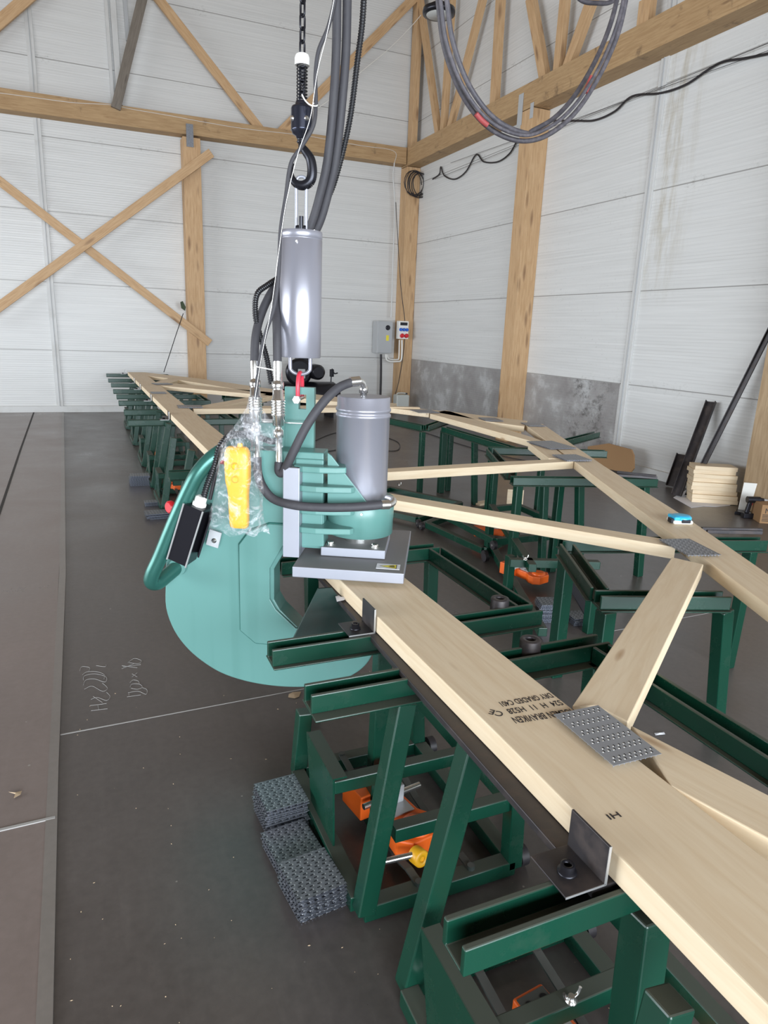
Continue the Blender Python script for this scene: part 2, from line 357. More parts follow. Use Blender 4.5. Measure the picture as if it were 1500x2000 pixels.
timber('wall_post',(-.15,-.15,0),(-.15,-.15,4.8),.29,.29,'pine post in the corner of the two walls','post',up=(1,0,0))
timber('wall_post',(-.15,-4.375,0),(-.15,-4.375,4.8),.29,.30,'knotty pine post halfway along the right wall','post',up=(1,0,0))
timber('brace',(-7.9,-.335,4.05),(-4.22,-.335,1.30),.045,.14,'diagonal cross brace falling from upper left to the post','brace',up=(1,0,0))
timber('brace',(-8.0,-.385,1.50),(-4.12,-.385,4.54),.045,.15,'diagonal cross brace rising to the top of the post, in front','brace',up=(1,0,0))
def above(n,p,q,y,w,h,label,m='post'):
    a=bx(*p,y); bb=bx(*q,y); timber(n,a,bb,h,w,label,'brace',up=(1,0,0),m=m)
def ext(a,bb,k): return bb+(bb-a)*k
above('roof_strut',(512,258),(280,-40),-.2,.15,.06,'long diagonal strut from the back beam leaning left')
above('roof_strut',(-60,95),(95,-40),-.2,.17,.06,'short diagonal strut in the top left corner')
above('roof_strut',(545,262),(840,-35),-.2,.16,.06,'diagonal strut from the back beam rising to the corner')
above('roof_strut',(226,212),(292,-60),-.34,.15,.07,'grey diagonal strut beside the dark metal seams','greywood')
for px,w,mm,lb in ((209,.05,'trim','pale folded metal strip left of the dark seam'),(222,.09,'trim','wide metal strip above the back beam'),(238,.06,'grey_box','short metal strip hanging beside the grey strut')):
    a=bx(px+12,205 if px!=238 else 80,-.04); bb=bx(px-2,-60,-.04)
    o=MB(); o.bar((a.x,-.04,a.z),(a.x-.03,-.04,bb.z),w,.05,(0,1,0)); tag(o.build('wall_flashing',M[mm],None,(a.x,-.04,a.z)),lb,'metal strip')
def rstrut(p,q,w,label):
    a=rx(*p,-.15); bb=rx(*q,-.15); a.z=max(a.z,5.15) if a.z<5.35 else a.z
    a.z=5.15; bb=a+(bb-a)*1.03
    timber('truss_web',a,bb,w,.10,label,'brace',up=(1,0,0))
timber('truss_web',(-.15,-.16,5.15),(-.15,-.16,9.2),.20,.12,'upright timber standing in the wall corner above the beam','brace',up=(1,0,0))
rstrut((858,250),(822,10),.12,'slanting web leaning left, nearest to the corner above the beam')
rstrut((867,247),(883,0),.12,'upright between the first pair of slanting webs')
rstrut((879,247),(943,0),.12,'slanting web leaning right behind the lamp')
rstrut((966,205),(978,0),.15,'lone upright between the two fans of webs')
rstrut((1066,150),(1038,0),.15,'slanting web leaning left in the second fan')
rstrut((1090,145),(1104,0),.13,'upright in the middle of the second fan')
rstrut((1108,140),(1157,0),.15,'slanting web leaning right in the second fan')
rstrut((1258,68),(1266,0),.19,'upright on the beam at the upper right')
# connector plates of the frame
M_pl=M['galv']
for (c,s,lb,rr) in (((-4.47,-.335,4.78),(.12,.36,.003),'nail plate joining back beam and post',(90,0)),):
    o=MB().box((0,0,0),(s[0],s[1],s[2])).build('nail_plate',M_pl); o.location=c; o.rotation_euler=(R(90),0,0); tag(o,lb,'plate')
for y,z,w,lb in ((-4.2,4.86,.12,'flat grey steel strap at the left side of post and beam'),(-4.50,4.78,.08,'small steel strap on the front of the post top')):
    o=MB().box((0,0,0),(.004,w,.42 if w>.1 else .2)).build('steel_strap',M['grey_box']); o.location=(-.306,y,z-.02); tag(o,lb,'strap')
# ---------------------------------------------------------------- steel tables
ZC=.718                                                     # top of the channels
def channel(name,parent,a,bb,m='green',w=.07,h=.052,ledge=True,bev=.0025):
    """upward-open channel rail with a narrow ledge under it, from a to bb (xy), top at ZC, in the parent's frame"""
    a=Vector((a[0],a[1],0)); bb=Vector((bb[0],bb[1],0)); x=(bb-a).normalized(); n=Vector((-x.y,x.x,0)); L=(bb-a).length
    mb=MB(); t=.012; zt=ZC-parent.location.z
    prof=[(-w/2,zt-h),(w/2,zt-h),(w/2,zt),(w/2-t,zt),(w/2-t,zt-h+.006),(-w/2+t,zt-h+.006),(-w/2+t,zt),(-w/2,zt)]
    def ext(prof):
        k=len(prof); vs=[a+n*p[0]+Vector((0,0,p[1])) for p in prof]+[bb+n*p[0]+Vector((0,0,p[1])) for p in prof]
        mb.add(vs,[tuple(range(k-1,-1,-1)),tuple(range(k,2*k))]+[(i,(i+1)%k,(i+1)%k+k,i+k) for i in range(k)])
    ext(prof)
    LE=.034 if ledge=='wide' else .014
    if ledge: ext([(-w/2-LE,zt-h-.006),(w/2+.014,zt-h-.006),(w/2+.014,zt-h-.0005),(-w/2-LE,zt-h-.0005)])
    o=mb.build(name,M[m],parent,(a+bb)/2); 
    if bev: bm=o.modifiers.new('bevel','BEVEL'); bm.width=bev; bm.segments=2; bm.limit_method='ANGLE'
    return o
def leg(parent,top,foot,w=.05,m='green',name='leg'):
    mb=MB().bar(foot,top,w,w,(0,1,0)); return mb.build(name,M[m],parent,foot,bev=.004)
def table(label,yf,yb,xl=-6.0,xr=-5.0,lp=((-5.66,-5.76),(-5.04,-5.04)),group='steel tables under the long chord',plate=False):
    """top frame of three channels; yf front rail, yb back rail"""
    cx=(xl+xr)/2; cy=(yf+yb)/2; t=thing('steel_table',label,'table',(cx,cy,0),0,group)
    channel('channel',t,(xl-cx,yf-cy),(xr-cx,yf-cy)); channel('channel',t,(xl-cx+.01,yb-cy),(xr-cx,yb-cy))
    channel('channel',t,(xr-cx-.035,yf-cy+.036),(xr-cx-.035,yb-cy-.036))
    for (xt,xf) in lp:
        for y in (yf,yb):
            if y==yf or xt>-5.3: leg(t,(xt-cx,y-cy,ZC-.06),(xf-cx,y-cy,.0))
    return t
tabs=[]
T2=thing('steel_table','nearest green steel table, its front rail cut by the bottom right of the view','table',(-5.5,-12.57,0))
cx,cy=-5.5,-12.57
channel('channel',T2,(-5.95-cx,-12.97-cy),(-5.0-cx,-12.97-cy),ledge=False); channel('channel',T2,(-5.945-cx,-12.18-cy),(-4.98-cx,-12.18-cy),ledge='wide'); channel('channel',T2,(-5.02-cx,-12.93-cy),(-5.02-cx,-12.22-cy))
leg(T2,(-5.575-cx,-13.0-cy,.655),(-5.60-cx,-13.05-cy,0),.062); leg(T2,(-5.02-cx,-12.2-cy,.655),(-5.0-cx,-12.2-cy,0)); leg(T2,(-5.1-cx,-12.97-cy,.655),(-5.08-cx,-12.97-cy,0))
T1=thing('steel_table','green steel table in front of and around the press jaw, two couplings on its rails','table',(-5.5,-11.58,0))
cx,cy=-5.5,-11.58
channel('channel',T1,(-5.975-cx,-11.90-cy),(-5.03-cx,-11.90-cy)); channel('channel',T1,(-5.75-cx,-11.16-cy),(-5.04-cx,-11.16-cy)); channel('channel',T1,(-5.06-cx,-11.864-cy),(-5.06-cx,-11.196-cy))
leg(T1,(-5.08-cx,-11.9-cy,.655),(-5.06-cx,-11.88-cy,0)); leg(T1,(-5.61-cx,-11.9-cy,.655),(-5.62-cx,-11.9-cy,0)); leg(T1,(-5.62-cx,-11.17-cy,.655),(-5.60-cx,-11.17-cy,0)); leg(T1,(-5.06-cx,-11.16-cy,.655),(-5.04-cx,-11.16-cy,0))
far=[(-.37,-1.57,'last green table against the back wall under the tip of the truss'),(-2.48,-3.51,'second green table from the back wall'),
     (-4.24,-5.0,'third green table from the back wall, left rails against white wall'),(-5.94,-6.77,'far green table whose legs stand over the two orange jacks'),
     (-9.28,-10.15,'green table just behind the curved press handle')]
for ya,yb,lb in far:
    yf,yk=min(ya,yb),max(ya,yb); table(lb,yf,yk,xl=-6.07 if yf>-8 else -5.98)
# ---- jack trolleys
def trolley(label,c,tall=(True,True),first=[None],dy=0.):
    if first[0] is not None and tall==first[0][1]:
        o=copy_tree(first[0][0]); o.location=(c[0],c[1],0); o['label']=label; return o
    t=thing('jack_trolley',label,'trolley',(0,0,0),0,'low jack trolleys under the tables')
    X0,X1,Y0,Y1=-.265,.235,-.335,.335; w=.05
    b=MB(); b.bar((X0,Y0,.035),(X1,Y0,.035),w,.05); b.bar((X0,Y1,.035),(X1,Y1,.035),w,.05)
    b.bar((X0,Y0+.025,.035),(X0,Y1-.025,.035),w,.05); b.bar((X1,Y0+.025,.035),(X1,Y1-.025,.035),w,.05); b.build('base_frame',M['green'],t,bev=.003)
    leg(t,(X0+.115,Y0+.03,.660),(X0+.005,Y0,.03),.054)
    if tall[1]: leg(t,(X0+.145,Y1+.0,.698),(X0+.01,Y1,.03),.054)
    else: leg(t,(X0+.03,Y1,.28),(X0+.01,Y1,.03),.05,name='post')
    leg(t,(X1-.01,Y0,.285),(X1,Y0,.03),.05,name='post'); leg(t,(X1-.02,Y1,.285),(X1,Y1,.03),.05,name='post')
    def rail(a,bb): MB().bar(a,bb,.04,.045).build('rail',M['green'],t,a,bev=.003)
    rail((X0+.09,Y0+.01,.26),(X1,Y0+.01,.26)); rail((X0+.0,-.07+dy,.26),(X1-.03,-.07+dy,.26)); rail((X1-.02,Y0+.03,.262),(X1-.02,Y1,.262));
    b=MB(); b.add([(a_,y_+dy,z_) for a_,y_,z_ in [(X0-.006,.19,.29),(X0-.006,-.085,.29),(X0-.006,-.10,.06),(X0-.006,-.02,.03),(X0-.006,.13,.06),
                   (X0+.0,.19,.29),(X0+.0,-.085,.29),(X0+.0,-.10,.06),(X0+.0,-.02,.03),(X0+.0,.13,.06)]],
              [(0,1,2,3,4),(9,8,7,6,5),(0,5,6,1),(1,6,7,2),(2,7,8,3),(3,8,9,4),(4,9,5,0)]); b.box((X0+.018,.05+dy,.288),(.045,.27,.006)); b.build('side_plate',M['green'],t)
    for xx in (-.085,.09):
        s=MB(); zz_=[(xx,Y1,.0645),(xx+.002,Y1-.06,.060),(xx+.003,.05,.030),(xx,-.12,.032),(xx-.010,-.20,.045),(xx-.004,-.27,.062),(xx-.002,Y0,.0645)]
        for q0_,q1_ in zip(zz_,zz_[1:]): s.bar(q0_,q1_,.024,.006)
        s.cyl((xx,Y1,.06),(xx,Y1,.072),.012,8); s.cyl((xx-.002,Y0,.06),(xx-.002,Y0,.074),.012,8)
        s.build('strap',M['strap'],t,(xx,0,.04))
    for yy in (Y0+.02,Y1-.02):
        k=MB().cyl((X1+.035,yy,.034),(X1+.062,yy,.034),.034,16).build('caster',M['cable'],t,(X1+.05,yy,.034))
        MB().cyl((X1+.030,yy,.034),(X1+.067,yy,.034),.010,10).build('axle_bolt',M['chrome'],k)
        k.children[0].matrix_parent_inverse=LM[k.name].inverted()
    t.location=(c[0],c[1],0); 
    if first[0] is None and tall==(True,True): first[0]=(t,tall)
    return t
tr2=trolley('nearest green jack trolley, at the bottom edge beside the front table leg',(-5.52,-12.84),dy=.07)
tr1=trolley('green jack trolley holding an orange jack with yellow release knob',(-5.535,-11.915),(True,False))
tfeet=[(-8.75,'green jack trolley behind the press handle near the small plate stack'),(-7.24,'far green trolley beside the grey stack of nail plates'),(-6.30,'far green trolley with an orange jack body showing between its legs'),
       (-5.16,'far green trolley, third row from the back wall'),(-3.63,'far green trolley, second row from the back wall'),(-2.1,'farthest low green trolley nearest the back wall')]
for y,lb in tfeet: trolley(lb,(-5.59,y))
# ---- tables under the sloping chord: corners read as points of the table top plane
def sloped_table(label,rails,legs,grp='steel tables under the sloping chord'):
    pts=[[at(*q,ZC) for q in r] for r in rails]; c=pts[0][0]; t=thing('steel_table',label,'table',(c.x,c.y,0),0,grp)
    for a,bb in pts: channel('channel',t,a-c,bb-c)
    for (px,py),(dx,dy),w in legs:
        p=at(px,py,ZC)-c; leg(t,(p.x,p.y,ZC-.06),(p.x+dx,p.y+dy,0),w)
    return t
sloped_table('green table at right with one rail running under the short wide web',[((1168,1158),(1420,1160)),((1108,1062),(1172,1148)),((1095,1052),(1492,1052))],
    [((1188,1163),(0,0),.055),((1418,1160),(.16,.06),.055),((1112,1050),(.0,.0),.06),((1470,1052),(.05,.05),.05)])
sloped_table('green table right of centre under the level web, four legs in view',[((1000,931),(1281,934)),((958,876),(1000,922)),((955,873),(1184,880))],
    [((1014,931),(0,0),.05),((1134,931),(.08,.0),.05),((1096,925),(0,0),.05),((1066,926),(.03,-.02),.045),((970,875),(0,0),.05),((1262,934),(.05,0),.05)])
sloped_table('distant green table beside the small joint plates behind the press cylinder',[((735,812),(828,831)),((832,831),(870,818)),((868,833),(1000,872))],
    [((826,832),(0,0),.05),((868,830),(0,0),.06),((882,828),(0,0),.05),((928,845),(.05,0),.05),((962,872),(0,0),.045),((745,813),(0,0),.05)])
sloped_table('green rail ending at the stained wall behind the sloping chord',[((1050,872),(1166,843))],[((1062,868),(0,0),.05)])
sloped_table('small far green table seen between two pale webs',[((437,777),(520,777)),((437,772),(520,764))],[((470,778),(0,0),.05),((510,778),(0,0),.05)])
# extra low frames under the sloping tables
def low_frame(label,pxs,z=.05):
    P=[at(*q,z) for q in pxs]; c=sum(P,Vector())/4; t=thing('low_frame',label,'frame',(c.x,c.y,0),0,'low steel frames on casters at right')
    b=MB()
    for i in range(4): b.bar(P[i]-Vector((c.x,c.y,0)),P[(i+1)%4]-Vector((c.x,c.y,0)),.05,.05)
    b.build('base_frame',M['green'],t,bev=.003)
    for i in (0,1):
        q=P[i]-Vector((c.x,c.y,0)); d=(P[i]-P[2+i if i==0 else 3]).normalized()*.05
        k=MB().cyl((q.x+d.x-.014,q.y+d.y,.034),(q.x+d.x+.014,q.y+d.y,.034),.034,14).build('caster',M['cable'],t,(q.x+d.x,q.y+d.y,.034))
        h=MB().cyl((-.019,0,0),(.019,0,0),.010,8).build('axle_bolt',M['chrome'],k)
    return t
low_frame('low green frame on the floor behind the long web, right of the press',[(835,1025),(945,1075),(1010,1045),(900,1000)])
low_frame('low green frame on casters below the level web, left part',[(690,985),(815,1015),(900,985),(760,955)])
low_frame('low green frame under the middle table with an orange jack inside',[(860,1025),(965,1082),(1130,1065),(1010,1010)]).location.z=.1
# upper box of the frame standing under the middle table
t=thing('jack_stand','green jack frame below the two webs holding the round orange jack','frame',(*at(1090,1200,0).xy,0)); c=t.location.copy()
def P3(px,py,z): q=at(px,py,z); return Vector((q.x-c.x,q.y-c.y,z))
for a,bb in (((995,1098,.27),(1170,1103,.27)),((960,965+25,.27),(1040,1110,.27)),((955,1060,.05),(1060,1235,.05))):
    MB().bar(P3(*a),P3(*bb),.05,.05).build('rail',M['green'],t,P3(*a),bev=.003)
for q in ((952,1085,0),(990,1165,0),(1148,1235,0)):
    p=P3(*q); leg(t,(p.x,p.y,.28),(p.x,p.y,0),.05,name='post')
b=MB().bar(P3(1115,1118,.25),P3(1170,1215,.02),.16,.006,(0,0,1)); b.build('side_plate',M['black_metal'],t)
k=MB().cyl(P3(948,1088,.04)-Vector((.015,0,0)),P3(948,1088,.04)+Vector((.015,0,0)),.034,14).build('caster',M['cable'],t)

# ---------------------------------------------------------------- roof truss boards on the tables
ZT=.775; ZB=.72
def board(label,poly,long=(0,1),name='truss_board',z0=ZB,z1=ZT,group=None,m='spruce'):
    P=[at(*q,z1) if len(q)==2 else Vector(q) for q in poly]; c=sum(P,Vector())/len(P)
    a,bb=P[long[0]],P[long[1]]; x=(bb-a); x.z=0; x.normalize(); rot=Matrix((x,Vector((-x.y,x.x,0)),Vector((0,0,1)))).transposed()
    o=MB().prism([(p.x,p.y) for p in P],z0,z1).build(name,M[m],None,(c.x,c.y,z0),rot,.003); tag(o,label,'board',group or 'boards of the roof truss'); return o
def W3(x,y): return (x,y,ZT)
chord=board('long wide bottom chord running from the foreground to the back wall under the press',[W3(-5.645,-13.6),W3(-5.64,-12.6),W3(-5.72,-.78),W3(-5.46,-.75),W3(-5.415,-12.2),W3(-5.413,-12.57),W3(-5.408,-12.90),W3(-5.405,-13.6)],(0,2))
board('short wide web from the big nail plate up to the sloping chord',[(1118,1378),(1312,1088),(1374,1102),(1227,1410),(1165,1378)],(0,1))
board('web leaving the big nail plate towards the lower right corner',[(1232,1416),(1500,1552),(1560,1585),(1560,1670),(1310,1535),(1290,1500)],(0,2))
board('long pale web from behind the press cylinder to the lower joint of the sloping chord',[(700,953),(1100,1020.5),(1300,1053),(1320,1069),(1100,1032),(700,965)],(0,1))
board('nearly level pale web from the press cylinder to the upper joint plates',[(600,924),(754,915),(980,901.5),(1100,896),(1121,901),(754,922.5),(600,931.5)],(1,2))
board('sloping chord with the blue tape measure lying on it',[(1025,829),(1060,828),(1180,910),(1340,1010),(1600,1190),(1600,1257)],(2,3))
board('far web narrowing to the twin joint plates of the sloping chord',[(840,808),(872,801),(1046,856),(1062,862),(1040,862)],(1,2))
board('short filler board beside the sloping chord under the twin joint plates',[(1032,865),(1062,860),(1112,897),(1072,895)],(0,3))
board('far short outer board with an oval knot, behind the twin joint plates',[(845,804),(866,802),(1030,822),(1024,833),(945,822)],(1,2))
board('very long level web crossing behind the press to the far right table',[(375,794),(700,791),(760,792),(858,802),(838,806),(762,797),(700,796),(378,799)],(0,1))
board('far outer chord leaving the tip of the truss towards the right',[(282,727),(395,740),(540,761),(700,780),(775,788),(765,794),(700,789),(540,773),(400,750),(322,738),(262,731)],(2,3))
board('tiny far web between the tip joint and the outer chord',[(300,747),(343,735),(358,739),(330,749)],(0,1))
board('far slender web running level from the chord to the press couplings',[(305,750),(345,749),(540,767),(530,773),(300,752)],(0,2))
board('far web rising from the plated joint to the couplings',[(388,793),(540,766),(560,768),(430,794)],(0,1))
# black steel support under the chord
o=MB().prism([(-5.655,-11.25),(-5.675,-12.2),(-5.688,-12.98),(-5.56,-12.98),(-5.56,-11.25)],.7005,.7185).build('support_bar',M['steel_dark'],None,(-5.62,-12.2,.7005),None,.002); tag(o,'black steel bar under the near edge of the long chord','bar')
# angle stops
def stop(x,y,label,first=[None],s=1.,rz=0.):
    if first[0]: o=copy_tree(first[0])
    else:
        o=thing('angle_stop','', 'bracket',(0,0,0),0,'black angle stops along the near edge of the long chord')
        b=MB(); b.box((-.04,0,.002),(.085,.10,.004)); b.build('base',M['steel_dark'],o,bev=.001)
        b=MB(); b.box((.001,0,.040),(.005,.10,.078)); b.build('upright',M['steel_dark'],o,bev=.001)
        b=MB(); b.lathe((-.045,-.005,.004),[(.017,0),(.017,.004),(.0125,.004),(.0125,.017),(.0075,.017),(.0075,.008)],20); b.build('socket_bolt',M['black_metal'],o)
        b=MB(); b.box((-.04,-.0506,.002),(.085,.0012,.0042)); b.box((.001,-.0506,.04),(.0052,.0012,.078)); b.build('cut_edge',M['steel_cut'],o)
        first[0]=o
    o.location=(x,y,.7185); o.rotation_euler.z=rz; o.scale=(s,s,s); o['label']=label
    return o
stop(-5.662,-12.93,'large black angle stop with socket bolt at the nearest table rail')
stop(-5.652,-11.87,'black angle stop on the rail in front of the press plate')
for y,lb in ((-9.26,'angle stop on the rail just behind the press handle'),(-6.77,'angle stop at the second long rail behind the handle'),(-5.02,'angle stop on the far row, third from the truss tip'),(-3.5,'angle stop on the far row, second from the truss tip'),(-2.42,'angle stop on the far row next to the truss tip'),(-.42,'angle stop at the very tip of the truss')):
    stop(-5.645-(12.6+y)*.0067-.012,y,lb)
# couplings (steel bushes standing on the rails)
for (px,py),lb in (((974,1200),'steel bush standing on the rail nearer the press'),((1033,1284),'steel bush standing on the nearer rail, right of the chord')):
    q=at(px,py,.672+.008); o=MB().lathe((0,0,0),[(.031,0),(.0325,.004),(.0325,.066),(.030,.07),(.0165,.07),(.0155,.064),(.0155,.01)],28).build('steel_bush',M['steel_dark']); o.location=(q.x,q.y,.6735 if 0 else .672); tag(o,lb,'bush')
# printing on the chord
def text(name,s,size,loc,rot,m,parent=None,ext=.0002,al='CENTER',sx=1.,sp=1.,off=0.):
    c=bpy.data.curves.new(name,'FONT'); c.body=s; c.size=size; c.extrude=ext; c.align_x=al; c.space_line=sp; c.offset=off
    o0=bpy.data.objects.new(name,c); COL.objects.link(o0); dg=bpy.context.evaluated_depsgraph_get(); dg.update()
    me=bpy.data.meshes.new_from_object(o0.evaluated_get(dg)); bpy.data.objects.remove(o0); me.materials.clear(); me.materials.append(M[m])
    o=bpy.data.objects.new(name,me); COL.objects.link(o); o.location=loc; o.rotation_euler=rot; o.scale=(sx,1,1)
    if parent: o.parent=parent
    return o
q=at(1040,1375,ZT)
ax=(at(985,1383,ZT)-at(1110,1375,ZT)); ang=math.atan2(ax.y,ax.x)
def on_chord(st,h,pl_,pr_):
    a=at(*pl_,ZT); bb=at(*pr_,ZT); x=a-bb; an=math.atan2(x.y,x.x); o=text('printed_stamp',st,h,(0,0,0),(0,0,0),'ink',off=.0001)
    wd=max(v.co.x for v in o.data.vertices)-min(v.co.x for v in o.data.vertices); c=(a+bb)/2
    o.parent=chord; o.matrix_local=LM[chord.name].inverted()@Matrix.Translation((c.x,c.y,ZT+.0006))@Matrix.Rotation(an,4,'Z')@Matrix.Diagonal((x.length/wd,1,1,1))
on_chord('DRY GRADED C401',.031,(973,1372),(1072,1354)); on_chord('S24  H  11  H528',.031,(988,1386),(1092,1368)); on_chord('HOLMEN BRAVIKEN',.036,(998,1402),(1118,1384)); on_chord('CE',.030,(958,1386),(984,1392))
on_chord('HI',.020,(1183,1592),(1205,1586))
# nail plates on joints
def tooth_rows(b,L,Wd,nx,ny,z,h,up=False):
    for i in range(nx):
        for j in range(ny):
            x=-L/2+(i+.5)*L/nx; y=-Wd/2+(j+.5)*Wd/ny; s=.0016; d=h if up else -h
            s2=s*(1.3 if up or h>.0075 else 1.)
            b.add([(x-s2*1.6,y-s2*.6,z),(x+s2*1.6,y-s2*.6,z),(x+s2*1.6,y+s2*.6,z),(x-s2*1.6,y+s2*.6,z),(x+.0008*(1 if (i+j)%2 else -1),y,z+d)],[(0,1,4),(1,2,4),(2,3,4),(3,0,4)] if up else [(1,0,4),(2,1,4),(3,2,4),(0,3,4)])
def joint_plate(label,pxs,lift=.009,big=False):
    P=[at(*q,ZT+lift) for q in pxs]; c=sum(P,Vector())/4; x=((P[1]-P[0])+(P[2]-P[3])); L=x.length/2; x.normalize(); y=Vector((-x.y,x.x,0))
    Wd=abs(((P[3]-P[0])+(P[2]-P[1])).dot(y))/2
    t=thing('nail_plate',label,'nail plate',(c.x,c.y,ZT),math.atan2(x.y,x.x),'nail plates lying on the truss joints')
    b=MB().box((0,0,lift),(L,Wd,.0015)); b.build('plate',M['galv_plain' if big else 'galv'],t,(0,0,lift))
    b=MB(); tooth_rows(b,L,Wd,max(4,int(L/.014)),max(4,int(Wd/.013)),lift-.0006,lift-.001); k=b.build('teeth',M['tooth'],t); k['kind']='stuff'
    return t,L,Wd
pl,L,Wd=joint_plate('large dimpled nail plate on the nearest joint of the long chord',[(1083,1395),(1168,1378),(1292,1472),(1197,1497)],.010,True)
b=MB(); b2=MB()
for bd in range(6):
    for j in range(2):
        yy=-Wd/2+Wd*(bd+.5)/6+(j-.5)*.0105
        for i in range(8):
            xx=-L/2+.007+(i+.25+.5*(j%2))*(L-.014)/8
            b.lathe((xx,yy,.0105),[(.0022,0),(.0018,.0012),(.0007,.0017)],8); b2.box((xx+.004,yy+.0015,.0108),(.0028,.0060,.0002))
b2.build('punched_slots',M['black_metal'],pl)['kind']='stuff'
k=b.build('dimple',M['chrome'],pl); k['kind']='stuff'
joint_plate('nail plate on the joint where the short wide web meets the sloping chord',[(1299,1052),(1360,1053),(1394,1083),(1330,1086)])
joint_plate('nail plate on the sloping chord, upper left of the twin pair',[(1042,861),(1095,861),(1109,875),(1060,877)],.012)
joint_plate('nail plate on the sloping chord, lower right of the twin pair',[(1090,887),(1135,888),(1146,898),(1095,900)],.014)
joint_plate('far nail plate on the outer end of the long level web',[(800,800),(838,800),(862,806),(818,806)])
joint_plate('far nail plate on the short outer board beyond the oval knot',[(935,815),(965,816),(986,822),(948,822)])
joint_plate('far nail plate at the top end of the sloping chord',[(1020,825),(1052,826),(1062,832),(1030,832)])
joint_plate('far nail plate across the long chord at the second web',[(292,765),(322,765),(326,768),(297,768)])
joint_plate('far nail plate where the long level web leaves the chord',[(343,791),(392,791),(397,796),(350,796)])
joint_plate('far nail plate nearest the tip of the truss',[(298,748),(330,748),(335,750),(303,751)])

# ---------------------------------------------------------------- stacks of nail plates
_pl={}
def plate_proto(L,Wd):
    k=(L,Wd)
    if k not in _pl:
        t=thing('nail_plate','','nail plate'); b=MB().box((0,0,.0085),(L,Wd,.0013)); b.build('plate',M['galv'],t)
        b=MB(); tooth_rows(b,L-.002,Wd-.002,int(L/.0105),int(Wd/.0115),.0079,.0078); o=b.build('teeth',M['tooth'],t); o['kind']='stuff'; _pl[k]=[t,0]
    r=_pl[k]
    if r[1]==0: r[1]=1; return r[0]
    return copy_tree(r[0])
rs=random.Random(11)
ORD=['topmost','second','third','fourth','fifth','sixth','seventh','eighth','ninth','tenth','eleventh','twelfth']
def stack(where,x,y,n,L=.15,Wd=.15,rz=0.,jit=.006,drift=(0,0),z0=.0,grp=None,pitch=.0095):
    for i in range(n):
        o=plate_proto(L,Wd); o.location=(x+rs.uniform(-jit,jit)+drift[0]*i,y+rs.uniform(-jit,jit)+drift[1]*i,z0+i*pitch); o.rotation_euler.z=rz+rs.uniform(-.03,.03)
        o['group']=grp or 'nail plates in the '+where
        o['label']=('lowest nail plate' if i==0 else 'topmost nail plate' if i==n-1 else ORD[n-1-i]+' nail plate from top')+', '+where
stack('tall stack, farthest of three beside the middle trolley',-5.905,-11.765,11,.145,.155,.05)
stack('low leaning stack between two taller ones',-5.915,-11.945,5,.15,.16,.12,.004,(0,.002)); 
stack('nearest stack of three beside the middle trolley',-5.905,-12.125,9,.15,.16,.12)
a=at(278,950,0); stack('far left stack beside the trolley legs',a.x-.02,a.y+.10,11,.19,.16,0,.008)
a=at(308,1015,0); stack('far left low pile in front of the tall one',a.x+.02,a.y+.06,6,.20,.15,.05,.02)
a=at(303,988,0); stack('small far left pile behind the low one',a.x,a.y+.03,4,.18,.10,0,.006)
a=at(1080,1215,0); stack('tall pile under the middle table at right',a.x+.0,a.y+.05,12,.14,.13,-.35,.006)
a=at(1135,1220,0); stack('short pile to the right of the tall right pile',a.x+.02,a.y+.03,5,.16,.12,-.15,.006)
a=at(1158,1170,0); stack('rear pile half hidden by a table leg at right',a.x,a.y+.06,8,.12,.25,-.4,.005)

# ---------------------------------------------------------------- the hanging hydraulic press
PA=Vector((-5.5288,-11.4181,0)); PTH=R(-28); PU=Vector((math.cos(PTH),math.sin(PTH),0)); PV=Vector((-math.sin(PTH),math.cos(PTH),0))
def PL(px,py,ly):                                            # point of the press frame's plane y=ly, in its own axes
    d=ray(px,py); P0=PA+PV*ly; t=((P0-CAM).dot(PV))/d.dot(PV); P=CAM+d*t; return Vector(((P-PA).dot(PU),ly,P.z))
def PW(x,y,z): return PA+PU*x+PV*y+Vector((0,0,z))
press=thing('hydraulic_press','pale teal C-shaped truss press hanging from the chain, clamped over the long chord','press',PA,PTH)
def seg(pts,ly): return [(PL(px,py,ly).x,PL(px,py,ly).z) for px,py in pts]
ly=-.10
outer=seg([(632,885),(507,879),(455,884),(412,905),(375,950),(342,1020),(325,1090),(323,1140),(324,1188),(340,1232),(367,1268),(402,1297),(440,1318),(490,1333),(545,1341),(600,1342),(645,1337),(690,1318),(715,1298),(729,1275)],ly)
thr=[(.095,.50),(-.19,.53),(-.262,.60),(-.285,.64),(-.285,.76),(-.235,.85),(-.10,.85)]
outer=outer[:2]+[(v.x,v.y) for v in spline([Vector((a_[0],a_[1],0)) for a_ in outer[2:]],4)]
poly=outer+thr
press_body=MB().slab(poly,-.10,0.0).build('c_frame',M['teal'],press,bev=.004)
# raised plate round the throat
rp=[(-.10,.935),(-.30,.935),(-.372,.905),(-.412,.85),(-.412,.51),(-.355,.462),(.06,.455),(.09,.50)]
rp2=[(.08,.512),(-.20,.535),(-.275,.605),(-.298,.645),(-.298,.765),(-.25,.855),(-.10,.862)]
MB().slab(rp+rp2,-.112,-.101).build('throat_plate',M['teal'],press,bev=.003)
b=MB()
for i in range(len(rp)-2): 
    a,c2=rp[i],rp[i+1]; b.tube([(a[0],-.102,a[1]),(c2[0],-.102,c2[1])],.005,6,smoothpath=False)
b.build('plate_edge_line',mat('dark_teal_edge',(.02,.12,.10),.4),press)  # darker teal line along the outline of the raised plate
